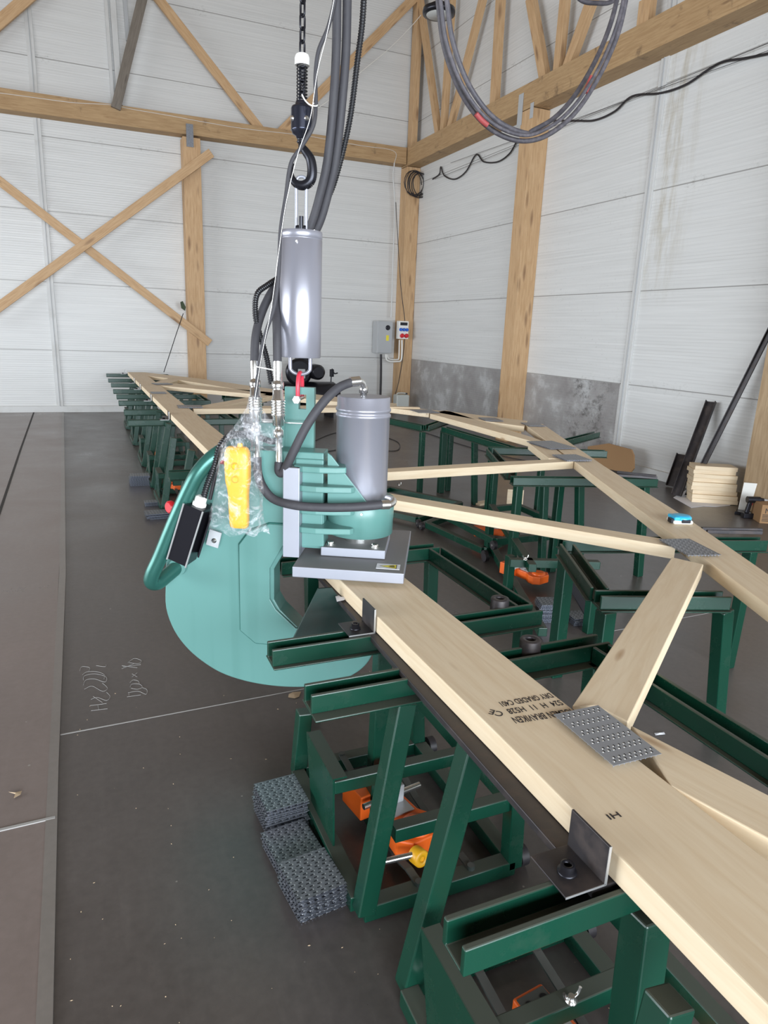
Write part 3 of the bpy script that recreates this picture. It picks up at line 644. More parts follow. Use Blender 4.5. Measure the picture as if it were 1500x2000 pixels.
# lower jaw anvil
b=MB(); b.box((.03,-.05,.60),(.12,.085,.19)); b.box((.03,-.05,.690),(.20,.085,.018)); b.build('lower_jaw_post',M['teal'],press,bev=.003)
b=MB(); b.prism([(.0,-.16),(.19,-.205),(.20,-.09),(.0,-.09)],.488,.506); b.build('lower_jaw_plate',M['teal'],press,bev=.002)
# hanging lug with square hole
tz0=1.10
T=seg([(556,755),(614,757),(612,880),(550,880)],.0)
x0,x1,zt=T[0][0],T[1][0],T[0][1]
hx0,hz0=PL(583,799,0).x,PL(583,799,0).z; hx1,hz1=PL(598,771,0).x,PL(598,771,0).z
b=MB(); y0,y1=.001,.031
b.box(((x0+hx0)/2,.016,(tz0+zt)/2),(hx0-x0,.03,zt-tz0)); b.box(((hx1+x1)/2,.016,(tz0+zt)/2),(x1-hx1,.03,zt-tz0))
b.box(((hx0+hx1)/2,.016,(tz0+hz0)/2),(hx1-hx0,.03,hz0-tz0)); b.box(((hx0+hx1)/2,.016,(hz1+zt)/2),(hx1-hx0,.03,zt-hz1)); b.build('lifting_lug',M['teal'],press)
b=MB().box((-.32,.016,1.225),(.11,.03,.12)); b.build('hose_bracket',M['teal'],press,bev=.002)
# collar, ribs
CX=.018
b=MB(); b.lathe((CX,0,0),[(.105,.895),(.122,.90),(.1225,.955),(.124,.958),(.124,1.03),(.118,1.034),(.10,1.034)],48); cb=b.build('collar',M['teal'],press)
MB().lathe((PL(706,1012,-.12).x,-.1225,.995),[(.006,0),(.005,.003)],12,(0,-1,0)).build('grub_screw',M['chrome'],press)
for i,(z,xr) in enumerate(((1.152,.0),(1.085,.012),(1.005,.012),(.935,.012))):
    b=MB(); pol=[(-.205,-.125),(-.17,-.150),(-.12,-.155),(-.06,-.15),(-.012+xr,-.14),(xr,-.125),(-.02,-.09),(-.02,.02),(-.20,.02)]
    if i==0: pol=[(-.205,-.125),(-.17,-.145),(-.11,-.147),(-.055,-.14),(-.02,-.125),(-.035,-.05),(-.2,.0)]
    b.prism([(x_,y_-.012 if y_<-.12 else y_) for x_,y_ in pol],z-.011,z+.011); b.build('rib',M['teal'],press,bev=.004)
b=MB(); b.box((-.155,-.06,1.03),(.10,.10,.30)); b.build('rib_web',M['teal'],press,bev=.004)
g=seg([(640,884),(648,890),(718,982),(712,1000),(640,1000)],-.112); 
b=MB(); b.slab(g,-.118,-.108); b.build('gusset',M['teal'],press,bev=.002)
# cylinder
b=MB(); b.lathe((CX,0,0),[(.0955,1.03),(.0955,1.325),(.099,1.328),(.099,1.335),(.0955,1.339),(.0955,1.345),(.099,1.349),(.099,1.356),(.0945,1.36),(.0945,1.395),(.092,1.398)],56)
cyl=b.build('cylinder',M['silver'],press)
b=MB(); b.lathe((CX,0,0),[(.055,.84),(.055,.90)],32); b.build('piston_rod',M['chrome'],press)
MB().box((.008,.005,.848),(.232,.25,.032)).build('flange_plate',M['silver_plate'],press,bev=.002)
for x,y in ((-.078,-.088),(.085,-.092),(-.078,.095),(.09,.098)):
    b=MB(); b.lathe((x,y,.864),[(.017,0),(.017,.003)],20); b.lathe((x,y,.867),[(.012,0),(.0125,.009),(.010,.012)],6); b.build('hex_bolt',M['chrome'],press)
MB().box((.008,.015,.81),(.385,.53,.038)).build('pressing_plate',M['silver_plate'],press,bev=.003)
LQ=[at(736,1097,.8295),at(783,1101,.8295),at(781,1117,.8295),at(733,1112,.8295)]
LQ=[Vector(((q-PA).dot(PU),(q-PA).dot(PV),0)) for q in LQ]; lc_=sum(LQ,Vector())/4; print('label',LQ)
b=MB().box((lc_.x,lc_.y,.8296),(.082,.052,.0012)); b.build('warning_label',M['paper'],press)
lx,ly_=lc_.x+.004,lc_.y
b=MB(); b.prism([(lx-.036,ly_),(lx+.026,ly_-.022),(lx+.026,ly_+.022)],.8303,.8306); b.build('warning_triangle_border',M['ink'],press)
b=MB(); b.prism([(lx-.029,ly_),(lx+.0235,ly_-.0185),(lx+.0235,ly_+.0185)],.8307,.8309); b.build('warning_triangle',M['sign_yellow'],press)
b=MB(); b.prism([(lx-.004,ly_-.006),(lx+.02,ly_-.010),(lx+.02,ly_-.002),(lx+.004,ly_)],.8310,.8312); b.prism([(lx-.002,ly_+.003),(lx+.018,ly_+.001),(lx+.016,ly_+.009),(lx+.004,ly_+.007)],.8310,.8312); b.build('warning_pictogram',M['ink'],press)
# guide plate
b=MB(); b.box((-.208,-.139,.995),(.058,.05,.325)); b.box((-.185,-.10,.995),(.012,.12,.325)); b.build('guide_plate',M['silver_plate'],press,bev=.002)
# handle tube
hp=[(478,868,-.09),(452,872,-.16),(420,890,-.20),(392,918,-.22),(372,952,-.225),(340,1022,-.225),(314,1085,-.225),(298,1120,-.225),(296,1136,-.215),(308,1138,-.19),(326,1124,-.15),(350,1104,-.10)]
MB().tube([PL(*q) for q in hp],.0265,20).build('handle',M['handle_teal'],press)
b=MB(); q=PL(348,1106,-.11); b.lathe(q,[(.034,0),(.032,.012)],20,(0,-1,0)); b.build('weld_collar',M['teal'],press)
for px,py in ((336,990),(437,893)):
    q=PL(px,py,-.095); b=MB().lathe(q,[(.024,0),(.024,.012),(.018,.018)],20,(-.6,-1,0)); b.build('red_cap',M['red'],press)
# switch box
tl=R(20)
q=PL(372,1040,-.22); rot=Matrix.Rotation(R(-6),3,'Z')@Matrix.Rotation(R(19),3,'Y')
b=MB(); b.box(q,(.070,.085,.215),rot); sb=b.build('switch_box',M['black_metal'],press,q,rot,.003)
b=MB(); 
for sx_ in (-1,1): b.box(q+rot@Vector((sx_*.036,-.0435,0)),(.005,.005,.218),rot)
b.build('box_edge',M['steel_cut'],press)
q2=PL(400,1035,-.17); b=MB().box(q2,(.006,.13,.16),rot@Matrix.Rotation(R(25),3,'Z')); b.build('box_bracket',M['black_metal'],press)
q3=PL(418,1052,-.13); b=MB().box(q3,(.045,.006,.06),Matrix.Rotation(R(15),3,'Y')); b.build('bracket_foot',M['grey_box'],press)
b=MB().lathe(q3+Vector((.002,-.004,-.006)),[(.009,0),(.009,.003),(.005,.003),(.005,.009)],12,(0,-1,0)); b.build('bracket_bolt',M['chrome'],press)
g0=q+rot@Vector((.0,0,.10)); g1=g0+rot@Vector((0,0,.035))
b=MB(); b.lathe(g0,[(.025,0),(.025,.018),(.021,.020),(.021,.038),(.014,.042)],8,rot@Vector((0,0,1))); b.build('cable_gland',M['white_plastic'],press)
# vertical couplings on the bracket
def coupling(px,y0,y1,ly,ly2,name='hose_coupling',sc=1.):
    a=PL(px[0],y0,ly); bb=PL(px[1],y1,ly2); L=(a-bb).length; ax=(a-bb)
    pr=[(0,.0125),(.12,.0125),(.125,.012),(.25,.010),(.26,.018),(.33,.018),(.34,.012),(.37,.012),(.375,.020),(.46,.020)]
    for k in range(6): z=.475+k*.027; pr+= [(z,.025),(z+.012,.025),(z+.015,.022),(z+.024,.022)]
    pr+=[(.645,.019),(.72,.019),(.73,.016),(.74,.021),(.80,.021),(.81,.014),(.82,.0155),(1.,.0155)]
    b=MB().lathe(bb,[(r*sc,h*L) for h,r in pr],20,ax); o=b.build(name,M['chrome'],press); return a,bb
c1a,c1b=coupling((542,545),706,905,-.08,-.125)
c2a,c2b=coupling((497,502),706,895,-.04,-.125,sc=.95)
b=MB(); zz=PL(545,822,-.02).z
b.box(((c1b.x+c2b.x)/2+.02,-.03,zz),(.20,.06,.004)); b.build('coupling_shelf',M['chrome'],press)
# pink-red shackle in the lug
hc=Vector(((hx0+hx1)/2,.016,0))
zs=PL(590,742,-.0).z
b=MB(); b.tube([(hc.x-.012,-.022,hz1-.015),(hc.x-.012,-.024,hz1+.03),(hc.x-.012,-.012,zs+.012),(hc.x-.012,.016,zs+.024),(hc.x-.012,.044,zs+.012),(hc.x-.012,.056,hz1+.03),(hc.x-.012,.054,hz1-.015)],.0075,10)
PF=Matrix.Translation(PA)@Matrix.Rotation(PTH,4,'Z')
sh=b.build('shackle',M['pink_red'],None,(hc.x-.012,.016,hz1),frame=PF)
tag(sh,'pinkish red shackle linking the lower bow to the lug','shackle')
b=MB(); b.cyl((hc.x-.012,-.036,hz1-.015),(hc.x-.012,.068,hz1-.015),.0075,12); b.lathe((hc.x-.012,-.036,hz1-.015),[(.015,0),(.015,.012)],6,(0,-1,0)); k=b.build('shackle_bolt',M['chrome'],sh,frame=Matrix.Translation((-(hc.x-.012),-.016,-hz1)))

# spring balancer cylinder and bows, hook and chain: one vertical line above the lug
HX=hc.x-.012; HW=PW(HX,.016,0)
dep=lambda P:(P-CAM).dot(Fv)
def hz(py): d=ray(588,py); t=((HW-CAM).dot(Vector((math.sin(YAW),math.cos(YAW),0))))/d.dot(Vector((math.sin(YAW),math.cos(YAW),0))); return CAM.z+d.z*t
zb0,zb1=hz(698),hz(452); RB=.0725
bal=thing('spring_balancer','silver cylinder hanging between the hook and the press lug','balancer',(HW.x,HW.y,zb0),PTH)
b=MB(); b.lathe((0,0,0),[(RB-.002,0),(RB,.003),(RB,zb1-zb0-.028),(RB-.0015,zb1-zb0-.027),(RB-.0015,zb1-zb0-.025),(RB,zb1-zb0-.024),(RB,zb1-zb0-.002),(RB-.002,zb1-zb0)],56); b.build('cylinder_body',M['silver'],bal)
b=MB(); b.lathe((0,-RB+.001,zb1-zb0-.04),[(.005,0),(.004,.003)],12,(0,-1,0)); b.lathe((.045,0,zb1-zb0),[(.006,0),(.006,.006)],8); b.build('screw',M['chrome'],bal)
zl=zs-zb0+.0185
def bow(n,z0,zt_,hw,r,top):
    pts=[(-hw,0,z0)]+[(-hw,0,z0+(zt_-z0)*.62)]
    for k in range(1,8):
        a=math.pi*k/8; pts.append((-hw*math.cos(a),0,z0+(zt_-z0)*.62+(zt_-z0)*.38*math.sin(a)))
    pts+=[(hw,0,z0+(zt_-z0)*.62),(hw,0,z0)]
    MB().tube(pts,r,12,sub=4).build(n,M['silver' if not top else 'chrome'],bal)
bow('lower_bow',0,zl,.036,.0065,False)
H=zb1-zb0; zu=hz(345)-zb0; MB().tube([(-.017,0,H),(-.017,0,H+.1),(-.017,0,zu-.02),(-.012,0,zu-.004),(0,0,zu),(.012,0,zu-.004),(.017,0,zu-.02),(.017,0,H+.1),(.017,0,H)],.0052,12,sub=4).build('upper_bow',M['silver_plate'],bal)
b=MB(); b.cyl((-.018,0,H+.012),(.018,0,H+.012),.008,10); b.cyl((.004,-.02,H),(.004,-.02,H+.045),.008,10); b.build('clamp_bolt',M['black_metal'],bal)
# hook
zk=zb0+zu; hook=thing('lifting_hook','dark forged hook holding the steel bow of the silver cylinder','hook',(HW.x,HW.y,zk-.012),PTH-R(0))
ztip=hz(272)-(zk-.012)
pts=[(.0,0,ztip),(.0,0,ztip-.02),(.012,0,ztip-.035),(.030,0,ztip-.06),(.036,0,.028),(.030,0,.0),(.010,0,-.014),(-.014,0,-.012),(-.032,0,.006),(-.037,0,.030),(-.030,0,.052)]
P=spline([Vector(p) for p in pts],6); N=len(P); b=MB()
for i in range(N-1):
    f=i/(N-1); r=.009+.008*math.sin(math.pi*min(1,f*1.1))**1.2 if f<.95 else .007
    r2=.009+.008*math.sin(math.pi*min(1,(i+1)/(N-1)*1.1))**1.2 if f<.9 else .006
    b.lathe(P[i],[(max(r,.006),0),(max(r2,.006),(P[i+1]-P[i]).length*1.15)],14,P[i+1]-P[i],cap=(i in(0,N-2)))
hk=b.build('hook_body',M['black_metal'],hook)
MB().bar((-.006,.0,ztip-.03),(-.036,0,.055),.010,.006,(0,1,0)).build('safety_latch',M['black_metal'],hook)
# swivel block and spring
z0=hz(272); z1=hz(205); blk=thing('hook_block','glossy black two-halved hook block with white bolts','hook block',(HW.x,HW.y,z0),PTH)
h=z1-z0
b=MB(); b.lathe((0,0,0),[(.012,0),(.018,.003),(.019,.008),(.030,.014),(.0345,.024),(.0355,.026),(.0355,.027),(.0355,h-.013),(.0355,h-.012),(.033,h-.006),(.024,h-.004),(.020,h+.010)],32); b.build('block_shell',mat('glossy_black_blue',(.05,.055,.08),.16,.75),blk)
MB().lathe((0,0,-.012),[(.014,0),(.017,.004),(.014,.008),(.016,.012)],20).build('swivel_ring',M['black_metal'],blk)
b=MB(); b.box((0,-.034,h*.5),(.0012,.003,h-.03)); b.build('half_seam',M['black_metal'],blk)
for a in (-50,38):
    d=Vector((math.sin(R(a)),-math.cos(R(a)),0)); b=MB().lathe(d*.030+Vector((0,0,h*.55)),[(.009,0),(.008,.007),(.004,.011)],12,d); b.build('bolt',M['chrome'],blk)
zs0=z1+.012; zs1=hz(125); sp=MB(); turns=11; pts=[]
for k in range(turns*14+1): a=2*math.pi*k/14; pts.append((.0165*math.cos(a),.0165*math.sin(a),(zs1-zs0)*k/(turns*14)))
sp.tube(pts,.0021,6,smoothpath=False); o=sp.build('buffer_spring',M['black_metal']); o.location=(HW.x,HW.y,zs0); tag(o,'black coil spring around the chain under the white cap','spring')
zc=hz(128); o=MB().lathe((0,0,0),[(.0235,0),(.0245,.004),(.0245,.02),(.021,.030),(.014,.034),(.009,.0345)],28).build('plastic_stop',M['white_plastic']); o.location=(HW.x,HW.y,zc); tag(o,'white plastic cap on the chain above the spring','cap')
# chain: every link its own object
def link_mesh():
    p=[]; hl=.0125; r=.0093
    for k in range(7): a=math.pi*k/6; p.append((r*math.cos(a),0,hl/1.0+r*math.sin(a)-.0)) 
    for k in range(7): a=math.pi+math.pi*k/6; p.append((r*math.cos(a),0,-hl+r*math.sin(a)))
    return MB().tube(p,.0034,8,closed=True,smoothpath=False)
zz=z1+.016; first=None; i=0; pitch=.0365
while zz<hz(-30):
    if first is None: first=link_mesh().build('chain_link',M['black_metal']); o=first
    else: o=first.copy(); COL.objects.link(o)
    o.location=(HW.x,HW.y,zz); o.rotation_euler=(0,0,R(25+90*(i%2))); inside=zz<zc+.034
    tag(o,'dark chain link inside the coil spring, number %s from the bottom'%['one','two','three','four','five','six'][min(i,5)] if inside else '%s dark chain link above the white cap'%['first','second','third','fourth','fifth','sixth','seventh','eighth','ninth','tenth'][max(0,i-4)],'chain link','chain links inside the spring' if inside else 'chain links above the white cap'); zz+=pitch; i+=1
# ---------------------------------------------------------------- hoses (each a thing)
def hose(name,label,pts,r,m,ridge=0,pitch=.012,n=12,cat='hose',group=None,parent=None):
    """pts: (px,py,ly) points of planes parallel to the press frame"""
    P=[PL(*q) for q in pts]; b=MB().tube(P,r,n,ridge,pitch); o=b.build(name,M[m],None,P[0],frame=PF)
    tag(o,label,cat,group); return o
hose('hydraulic_hose','thick grey hose arching from the coupling to the top of the press cylinder',[(545,903,-.125),(545,921,-.135),(554,921,-.145),(572,885,-.16),(600,830,-.15),(632,785,-.12),(662,757,-.08),(692,745,-.04)],.0155,'rubber')
b=MB(); P=[PL(688,746,-.045),PL(700,744,-.03),PL(709,750,-.01),PL(710,766,0)]; b.tube(P,.011,14); b.lathe(PL(684,746,-.05),[(.0175,0),(.0175,.035)],16,PL(694,745,-.04)-PL(684,746,-.05)); b.lathe((P[3].x,0,1.397),[(.012,0),(.012,.012),(.016,.012),(.016,.034),(.012,.036)],6); o=b.build('elbow_fitting',M['chrome'],press)
hose('hydraulic_hose','grey hose swinging across the ribs to the lower port of the cylinder',[(502,893,-.125),(504,925,-.135),(514,952,-.145),(535,975,-.155),(575,987,-.18),(625,991,-.185),(680,991,-.18),(725,988,-.165),(752,985,-.15)],.0155,'rubber')
b=MB(); P=[PL(745,986,-.155),PL(762,985,-.14),PL(768,978,-.115),PL(757,973,-.08)]; b.tube(P,.0125,14); b.lathe(PL(744,986,-.155),[(.0175,0),(.0175,.03)],14,P[1]-P[0]); b.build('side_port_fitting',M['chrome'],press)
hose('hydraulic_hose','grey hose rising straight behind the silver cylinder from the right coupling',[(542,708,-.08),(541,650,-.06),(540,600,.0),(545,550,.06),(580,495,.10),(607,440,.09),(625,380,.07),(640,310,.05),(651,200,.03),(657,90,.03),(658,-60,.03)],.0148,'rubber')
hose('hydraulic_hose','grey hose curving out at left of the silver cylinder down to the left coupling',[(497,708,-.04),(499,660,-.02),(508,620,.02),(525,580,.06),(548,545,.10),(590,490,.13),(622,440,.11),(643,370,.09),(656,310,.07),(668,200,.05),(676,90,.05),(679,-60,.05)],.0148,'rubber')
hose('corrugated_hose','black ribbed conduit looping left of the silver cylinder',[(530,750,-.01),(521,700,.0),(508,655,.0),(499,615,.0),(502,575,.02),(525,555,.06),(560,530,.12),(605,470,.16),(630,410,.13),(655,350,.10),(682,240,.08),(698,120,.07),(708,40,.06),(713,-60,.06)],.0095,'conduit',.1,.008)
hose('control_cable','thin grey cable tied to the hook block and crossing in front of the hook',[(498,800,-.09),(500,765,-.09),(508,700,-.09),(519,650,-.09),(533,610,-.09),(541,570,-.09),(545,520,-.09),(548,450,-.09),(558,385,-.08),(568,320,-.07),(590,285,-.06),(612,245,-.05),(617,200,-.03),(616,150,-.02),(622,100,-.01),(642,50,0.),(658,-20,.0),(662,-60,0)],.0064,'rubber')
hose('pull_cord','thin white cord running down beside the grey cable',[(496,790,-.1),(512,690,-.1),(530,600,-.1),(546,480,-.1),(560,390,-.1),(582,300,-.1),(606,230,-.1),(620,140,-.1),(640,60,-.1),(660,-40,-.1)],.0011,'white_cord',n=6,cat='cord')
hose('cable_tie','white cable tie holding the grey cable to the hook block',[(590,185,-.03),(596,196,-.05),(606,205,-.06),(618,207,-.045),(619,203,-.02),(612,202,-.035)],.0024,'white_cord',n=6,cat='cable tie')
hose('cable_tie','white cable tie across the hoses above the couplings',[(500,716,-.11),(515,719,-.115),(530,722,-.10),(545,726,-.085)],.0022,'white_cord',n=6,cat='cable tie')
hose('corrugated_hose','black ribbed conduit from the switch box up behind the plastic bag',[(398,972,-.22),(404,950,-.22),(415,920,-.22),(424,890,-.22),(432,868,-.21),(450,850,-.18),(475,848,-.12),(500,852,-.06),(530,862,-.02),(545,858,.02)],.0105,'conduit',.12,.0085)
hose('corrugated_hose','second dark conduit beside the first above the switch box',[(410,975,-.18),(420,930,-.18),(428,895,-.17),(437,870,-.15)],.007,'cable')
# pendant control in its bag
pend=thing('pendant_control','yellow push-button pendant hanging in front of the press','remote control',PW(*PL(468,1030,-.24).xy,0)+Vector((0,0,PL(468,1030,-.24).z)),PTH)
q0=PL(466,1026,-.24); hgt=PL(465,868,-.24).z-q0.z
b=MB(); sec=[]
prof=[(0,.024,.014),(.004,.030,.018),(.02,.0325,.021),(.42*hgt,.034,.022),(.5*hgt,.036,.024),(.58*hgt,.0405,.027),(.8*hgt,.0425,.027),(.93*hgt,.041,.025),(.985*hgt,.035,.018),(hgt,.028,.012)]
n=28; vs=[];
for k,(z,rx_,ry_) in enumerate(prof):
    for i in range(n):
        a=2*math.pi*i/n; c_,s_=math.cos(a),math.sin(a); e=.45; vs.append((rx_*math.copysign(abs(c_)**e,c_)-.004*z/hgt,ry_*math.copysign(abs(s_)**e,s_),z))
fs=[]
for j in range(len(prof)-1):
    for i in range(n): fs.append((j*n+i,j*n+(i+1)%n,(j+1)*n+(i+1)%n,(j+1)*n+i))
b.add(vs,fs,True); b.add(vs[:n],[tuple(range(n-1,-1,-1))]); b.add(vs[-n:],[tuple(range(n))]); b.build('housing',M['yellow'],pend)
for zz_,mm,nm in ((.62*hgt,'yellow','button'),(.78*hgt,'yellow','button'),(.90*hgt,'red','stop_button')):
    MB().lathe((-.004 if nm=='button' else -.036,-.024 if nm=='button' else 0,zz_),[(.013,0),(.012,.006),(.008,.010)],16,(0,-1,0) if nm=='button' else (-1,0,0)).build(nm,M[mm],pend)
MB().lathe((0.006,0,hgt-.002),[(.010,0),(.009,.010),(.006,.014)],12).build('cable_entry',M['yellow'],pend)
# bag: lofted crumpled film
b=MB(); rows=[(775,494,7),(795,492,9),(815,489,16),(835,485,24),(855,478,34),(880,470,40),(915,466,42),(955,467,44),(990,466,48),(1012,464,52),(1030,463,57),(1041,464,58)]
n=44; vs=[]; rg=random.Random(5)
for j,(py,pxc,hw) in enumerate(rows):
    cc=PL(pxc,py,-.24); e=PL(pxc+hw,py,-.24).x-cc.x
    for i in range(n):
        a=2*math.pi*i/n; w=1+.10*math.sin(5*a+j*1.3)+.06*rg.uniform(-1,1); dz=.006*math.sin(7*a+j)+(.008*math.cos(2*a) if j==len(rows)-1 else 0)
        dp=min(.036,.010+e*.75)*(.25 if j==len(rows)-1 else 1)
        vs.append((cc.x+e*w*math.cos(a),-.24+dp*w*math.sin(a),cc.z+dz))
fs=[]
for j in range(len(rows)-1):
    for i in range(n): fs.append((j*n+i,(j+1)*n+i,(j+1)*n+(i+1)%n,j*n+(i+1)%n))
b.add(vs,fs,True); o=b.build('plastic_bag',M['film'],None,PL(468,1030,-.24),frame=PF); tag(o,'crumpled clear plastic bag around the yellow pendant','bag')
b=MB(); rows=[(795,500,10),(815,505,18),(835,512,26),(855,518,30),(872,522,26),(880,528,10)]; vs=[];n=30
for j,(py,pxc,hw) in enumerate(rows):
    cc=PL(pxc,py,-.14); e=PL(pxc+hw,py,-.14).x-cc.x
    for i in range(n):
        a=2*math.pi*i/n; w=1+.14*math.sin(5*a+j*2)+.07*rg.uniform(-1,1); vs.append((cc.x+e*w*math.cos(a),-.14+min(.03,e*.6)*w*math.sin(a),cc.z))
fs=[]
for j in range(len(rows)-1):
    for i in range(n): fs.append((j*n+i,(j+1)*n+i,(j+1)*n+(i+1)%n,j*n+(i+1)%n))
b.add(vs,fs,True); b.build('bag_tail',M['film'],o,frame=Matrix.Translation(-PL(468,1030,-.24)))

# ---------------------------------------------------------------- cables overhead
def wcable(name,label,pts,r,m,n=8,cat='cable',group=None,**k):
    P=[Vector(p) for p in pts]; o=MB().tube(P,r,n,**k).build(name,M[m],None,P[0]); tag(o,label,cat,group); return o
for i,(dx,dy,dd,lb) in enumerate(((0,4,0,'lowest strand of the hanging cable loop at upper right'),(16,-10,.03,'middle strand of the hanging cable loop at upper right'),(4,-7,-.04,'inner strand of the hanging cable loop at upper right'))):
    pts=[(852,-40),(858,20),(866,80),(884,140),(908,190),(940,232),(975,258),(1015,271),(1055,266),(1095,243),(1130,208),(1162,160),(1190,105),(1212,45),(1230,-40)]
    wcable('power_cable',lb,[bx(px+dx*(1 if px<1040 else -1),py+(dy if 0<py else 0),-10.9+dd) for px,py in pts],(.0105,.0105,.008)[i],'loopcable',10,group='hanging cable loop at upper right')
wcable('power_cable','short cable arc cut by the top edge above the right loop',[bx(px,py,-10.7) for px,py in [(1110,-30),(1135,0),(1165,6),(1195,3),(1225,-25)]],.010,'loopcable',10)
for a0,a1,lb in (((930,222),(952,244),'short red tape mark on the left of the cable loop'),((1143,180),(1156,150),'short red tape mark on the right of the cable loop')):
    P=[bx(*a0,-10.93),bx((a0[0]+a1[0])/2,(a0[1]+a1[1])/2+(2 if a0[0]<1000 else 1),-10.93),bx(*a1,-10.93)]; wcable('red_tape',lb,P,.0118,'dull_red',8,cat='tape')
# black wire along the right wall
wcable('wall_wire','black wire sagging along the right wall from the coil to the right edge',[rx(px,py,-.03) for px,py in [(845,350),(858,340),(861,326),(868,343),(888,350),(910,335),(930,302),(945,316),(972,316),(995,300),(1008,278)]],.012,'cable')
wcable('wall_wire','black wire hanging in long swags on the right wall near the upper right edge',[rx(px,py,-.03) for px,py in [(1008,278),(1060,240),(1120,236),(1160,235),(1200,218),(1235,188),(1290,182),(1340,165),(1385,135),(1415,120),(1460,113),(1560,92)]],.013,'cable')
for k,(p,q) in enumerate((((850,350),(1560,60)),((880,318),(1560,78)))):
    wcable('tension_wire','thin taut wire stretched along the right wall' if k==0 else 'lower of the two taut wires along the right wall',[rx(*p,-.06),rx(*q,-.06)],.003,'cable',5,smoothpath=False,cat='wire')
# coil of wire
pts=[]; c=bx(816,360,-.42); rg=random.Random(2)
for k in range(9*16):
    a=2*math.pi*k/16; rr=.20+.012*math.sin(k*.37); off=(k/(9*16)-.5)*.30
    pts.append((c.x+off*.7+.19*math.cos(a)*1.0,c.y+.04*math.sin(a*.5+k*.1),c.z+rr*1.12*math.sin(a)+.01*math.sin(k*.11)))
wcable('wire_coil','round coil of black wire hanging beside the corner post',pts,.008,'cable',6,smoothpath=False,cat='coil')
wcable('wire','black wire running down the corner post to the socket box and on to the floor',[bx(773,395,-.32),bx(776,450,-.32),bx(783,560,-.33),bx(791,630,-.36),bx(789,680,-.35),bx(780,740,-.34),bx(772,770,-.34)],.007,'cable',6)
wcable('wire','thin cable from the lamp down to the end of the back wall beam',[bx(px,py,-.4) for px,py in [(845,5),(832,18),(800,55),(760,95),(700,145),(650,190),(600,225)]],.006,'white_cord',5)
wcable('cable_run','pale cable clipped along the top of the back wall beam',[bx(px,py,-.28) for px,py in [(-30,178),(60,190),(145,201),(215,205),(260,214),(330,226),(400,239),(480,252),(600,266),(700,284),(768,295),(770,320),(768,345),(771,400),(768,500),(764,620)]],.012,'trim',6)
# lamp
lc=bx(857,30,-6.0); lamp=thing('high_bay_lamp','round dark high bay lamp hanging at top behind the cable loop','lamp',lc)
b=MB(); b.lathe((0,0,0),[(.145,0),(.175,.005),(.18,.03),(.175,.06),(.12,.07),(.10,.10),(.06,.11)],40); b.build('housing',M['black_metal'],lamp)
MB().lathe((0,0,-.004),[(.02,0),(.135,.001),(.138,.006)],32).build('lens',M['lens'],lamp); MB().lathe((0,0,-.010),[(.02,0),(.022,.008)],16).build('centre_cap',M['black_metal'],lamp)
MB().tube([(0,0,.1),(0,0,3.0)],.006,6,smoothpath=False).build('hanging_wire',M['cable'],lamp)
# ---------------------------------------------------------------- switchgear in the corner
ctr=bx(752,657,-.33); eb=thing('electrical_cabinet','grey wall cabinet with rotary switch and yellow warning sticker','electrical box',(ctr.x,-.02,bx(752,690,-.3).z))
hh=bx(750,626,-.3).z-bx(752,689,-.3).z; ww=.33
MB().box((0,-.16,hh/2),(ww,.26,hh)).build('cabinet_body',M['grey_box'],eb,bev=.006)
MB().box((.01,-.295,hh/2),(ww-.02,.012,hh-.03)).build('cabinet_door',M['grey_box'],eb,bev=.004)
b=MB(); b.lathe((.06,-.300,hh*.80),[(.05,0),(.05,.01),(.035,.012)],20,(0,-1,0)); b.box((.06,-.318,hh*.8),(.02,.012,.07)); b.build('rotary_switch',M['black_metal'],eb)
MB().box((.06,-.302,hh*.48),(.06,.003,.11)).build('warning_sticker',M['sign_yellow'],eb)
sc_=bx(786,645,-.36); so=thing('socket_box','small white distribution box with blue and red power sockets','socket box',(sc_.x,-.30,bx(786,662,-.36).z))
h2=bx(786,627,-.36).z-bx(786,662,-.36).z
MB().box((0,-.06,h2/2),(.22,.12,h2)).build('box_body',M['white_plastic'],so,bev=.005)
MB().box((0,-.122,h2*.84),(.16,.006,.06)).build('breaker_window',M['black_metal'],so)
for x in (-.07,0,.07): MB().lathe((x,-.12,h2*.52),[(.032,0),(.034,.03),(.028,.04)],16,(0,-1,0)).build('blue_socket',M['blue'],so)
for x in (-.04,.06): MB().lathe((x,-.12,h2*.16),[(.040,0),(.042,.05),(.03,.06)],16,(0,-1,.3)).build('red_socket',M['red'],so)
wcable('conduit_pipe','white bent pipe joining the cabinet and the socket box',[bx(px,py,-.34) for px,py in [(754,692),(755,702),(762,706),(775,706),(783,704),(785,690),(785,664)]],.017,'white_plastic',8,cat='pipe')
wcable('conduit_pipe','second white pipe looping below the socket box',[bx(px,py,-.34) for px,py in [(757,692),(758,699),(766,702),(776,702),(779,698),(780,664)]],.012,'white_plastic',8,cat='pipe')
wcable('conduit_pipe','dark blue conduit dropping from the cabinet to the floor',[bx(744,692,-.25),bx(744,730,-.25),bx(743,775,-.25)],.025,'cable',8,cat='pipe')
# jerrycan
p=bx(783,793,-.7); jc=thing('jerrycan','pale translucent jerrycan standing at the foot of the corner post','canister',(p.x,p.y,0)); jh=bx(783,768,-.7).z
MB().box((0,0,jh*.47),(.30,.2,jh*.94)).build('can_body',M['jerry'],jc,bev=.03); MB().tube([(-.10,0,jh*.9),(-.08,0,jh*1.0),(.08,0,jh*1.0),(.10,0,jh*.9)],.014,8).build('can_handle',M['jerry'],jc); MB().lathe((.11,0,jh*.92),[(.025,0),(.025,.04)],14).build('screw_cap',M['black_metal'],jc)
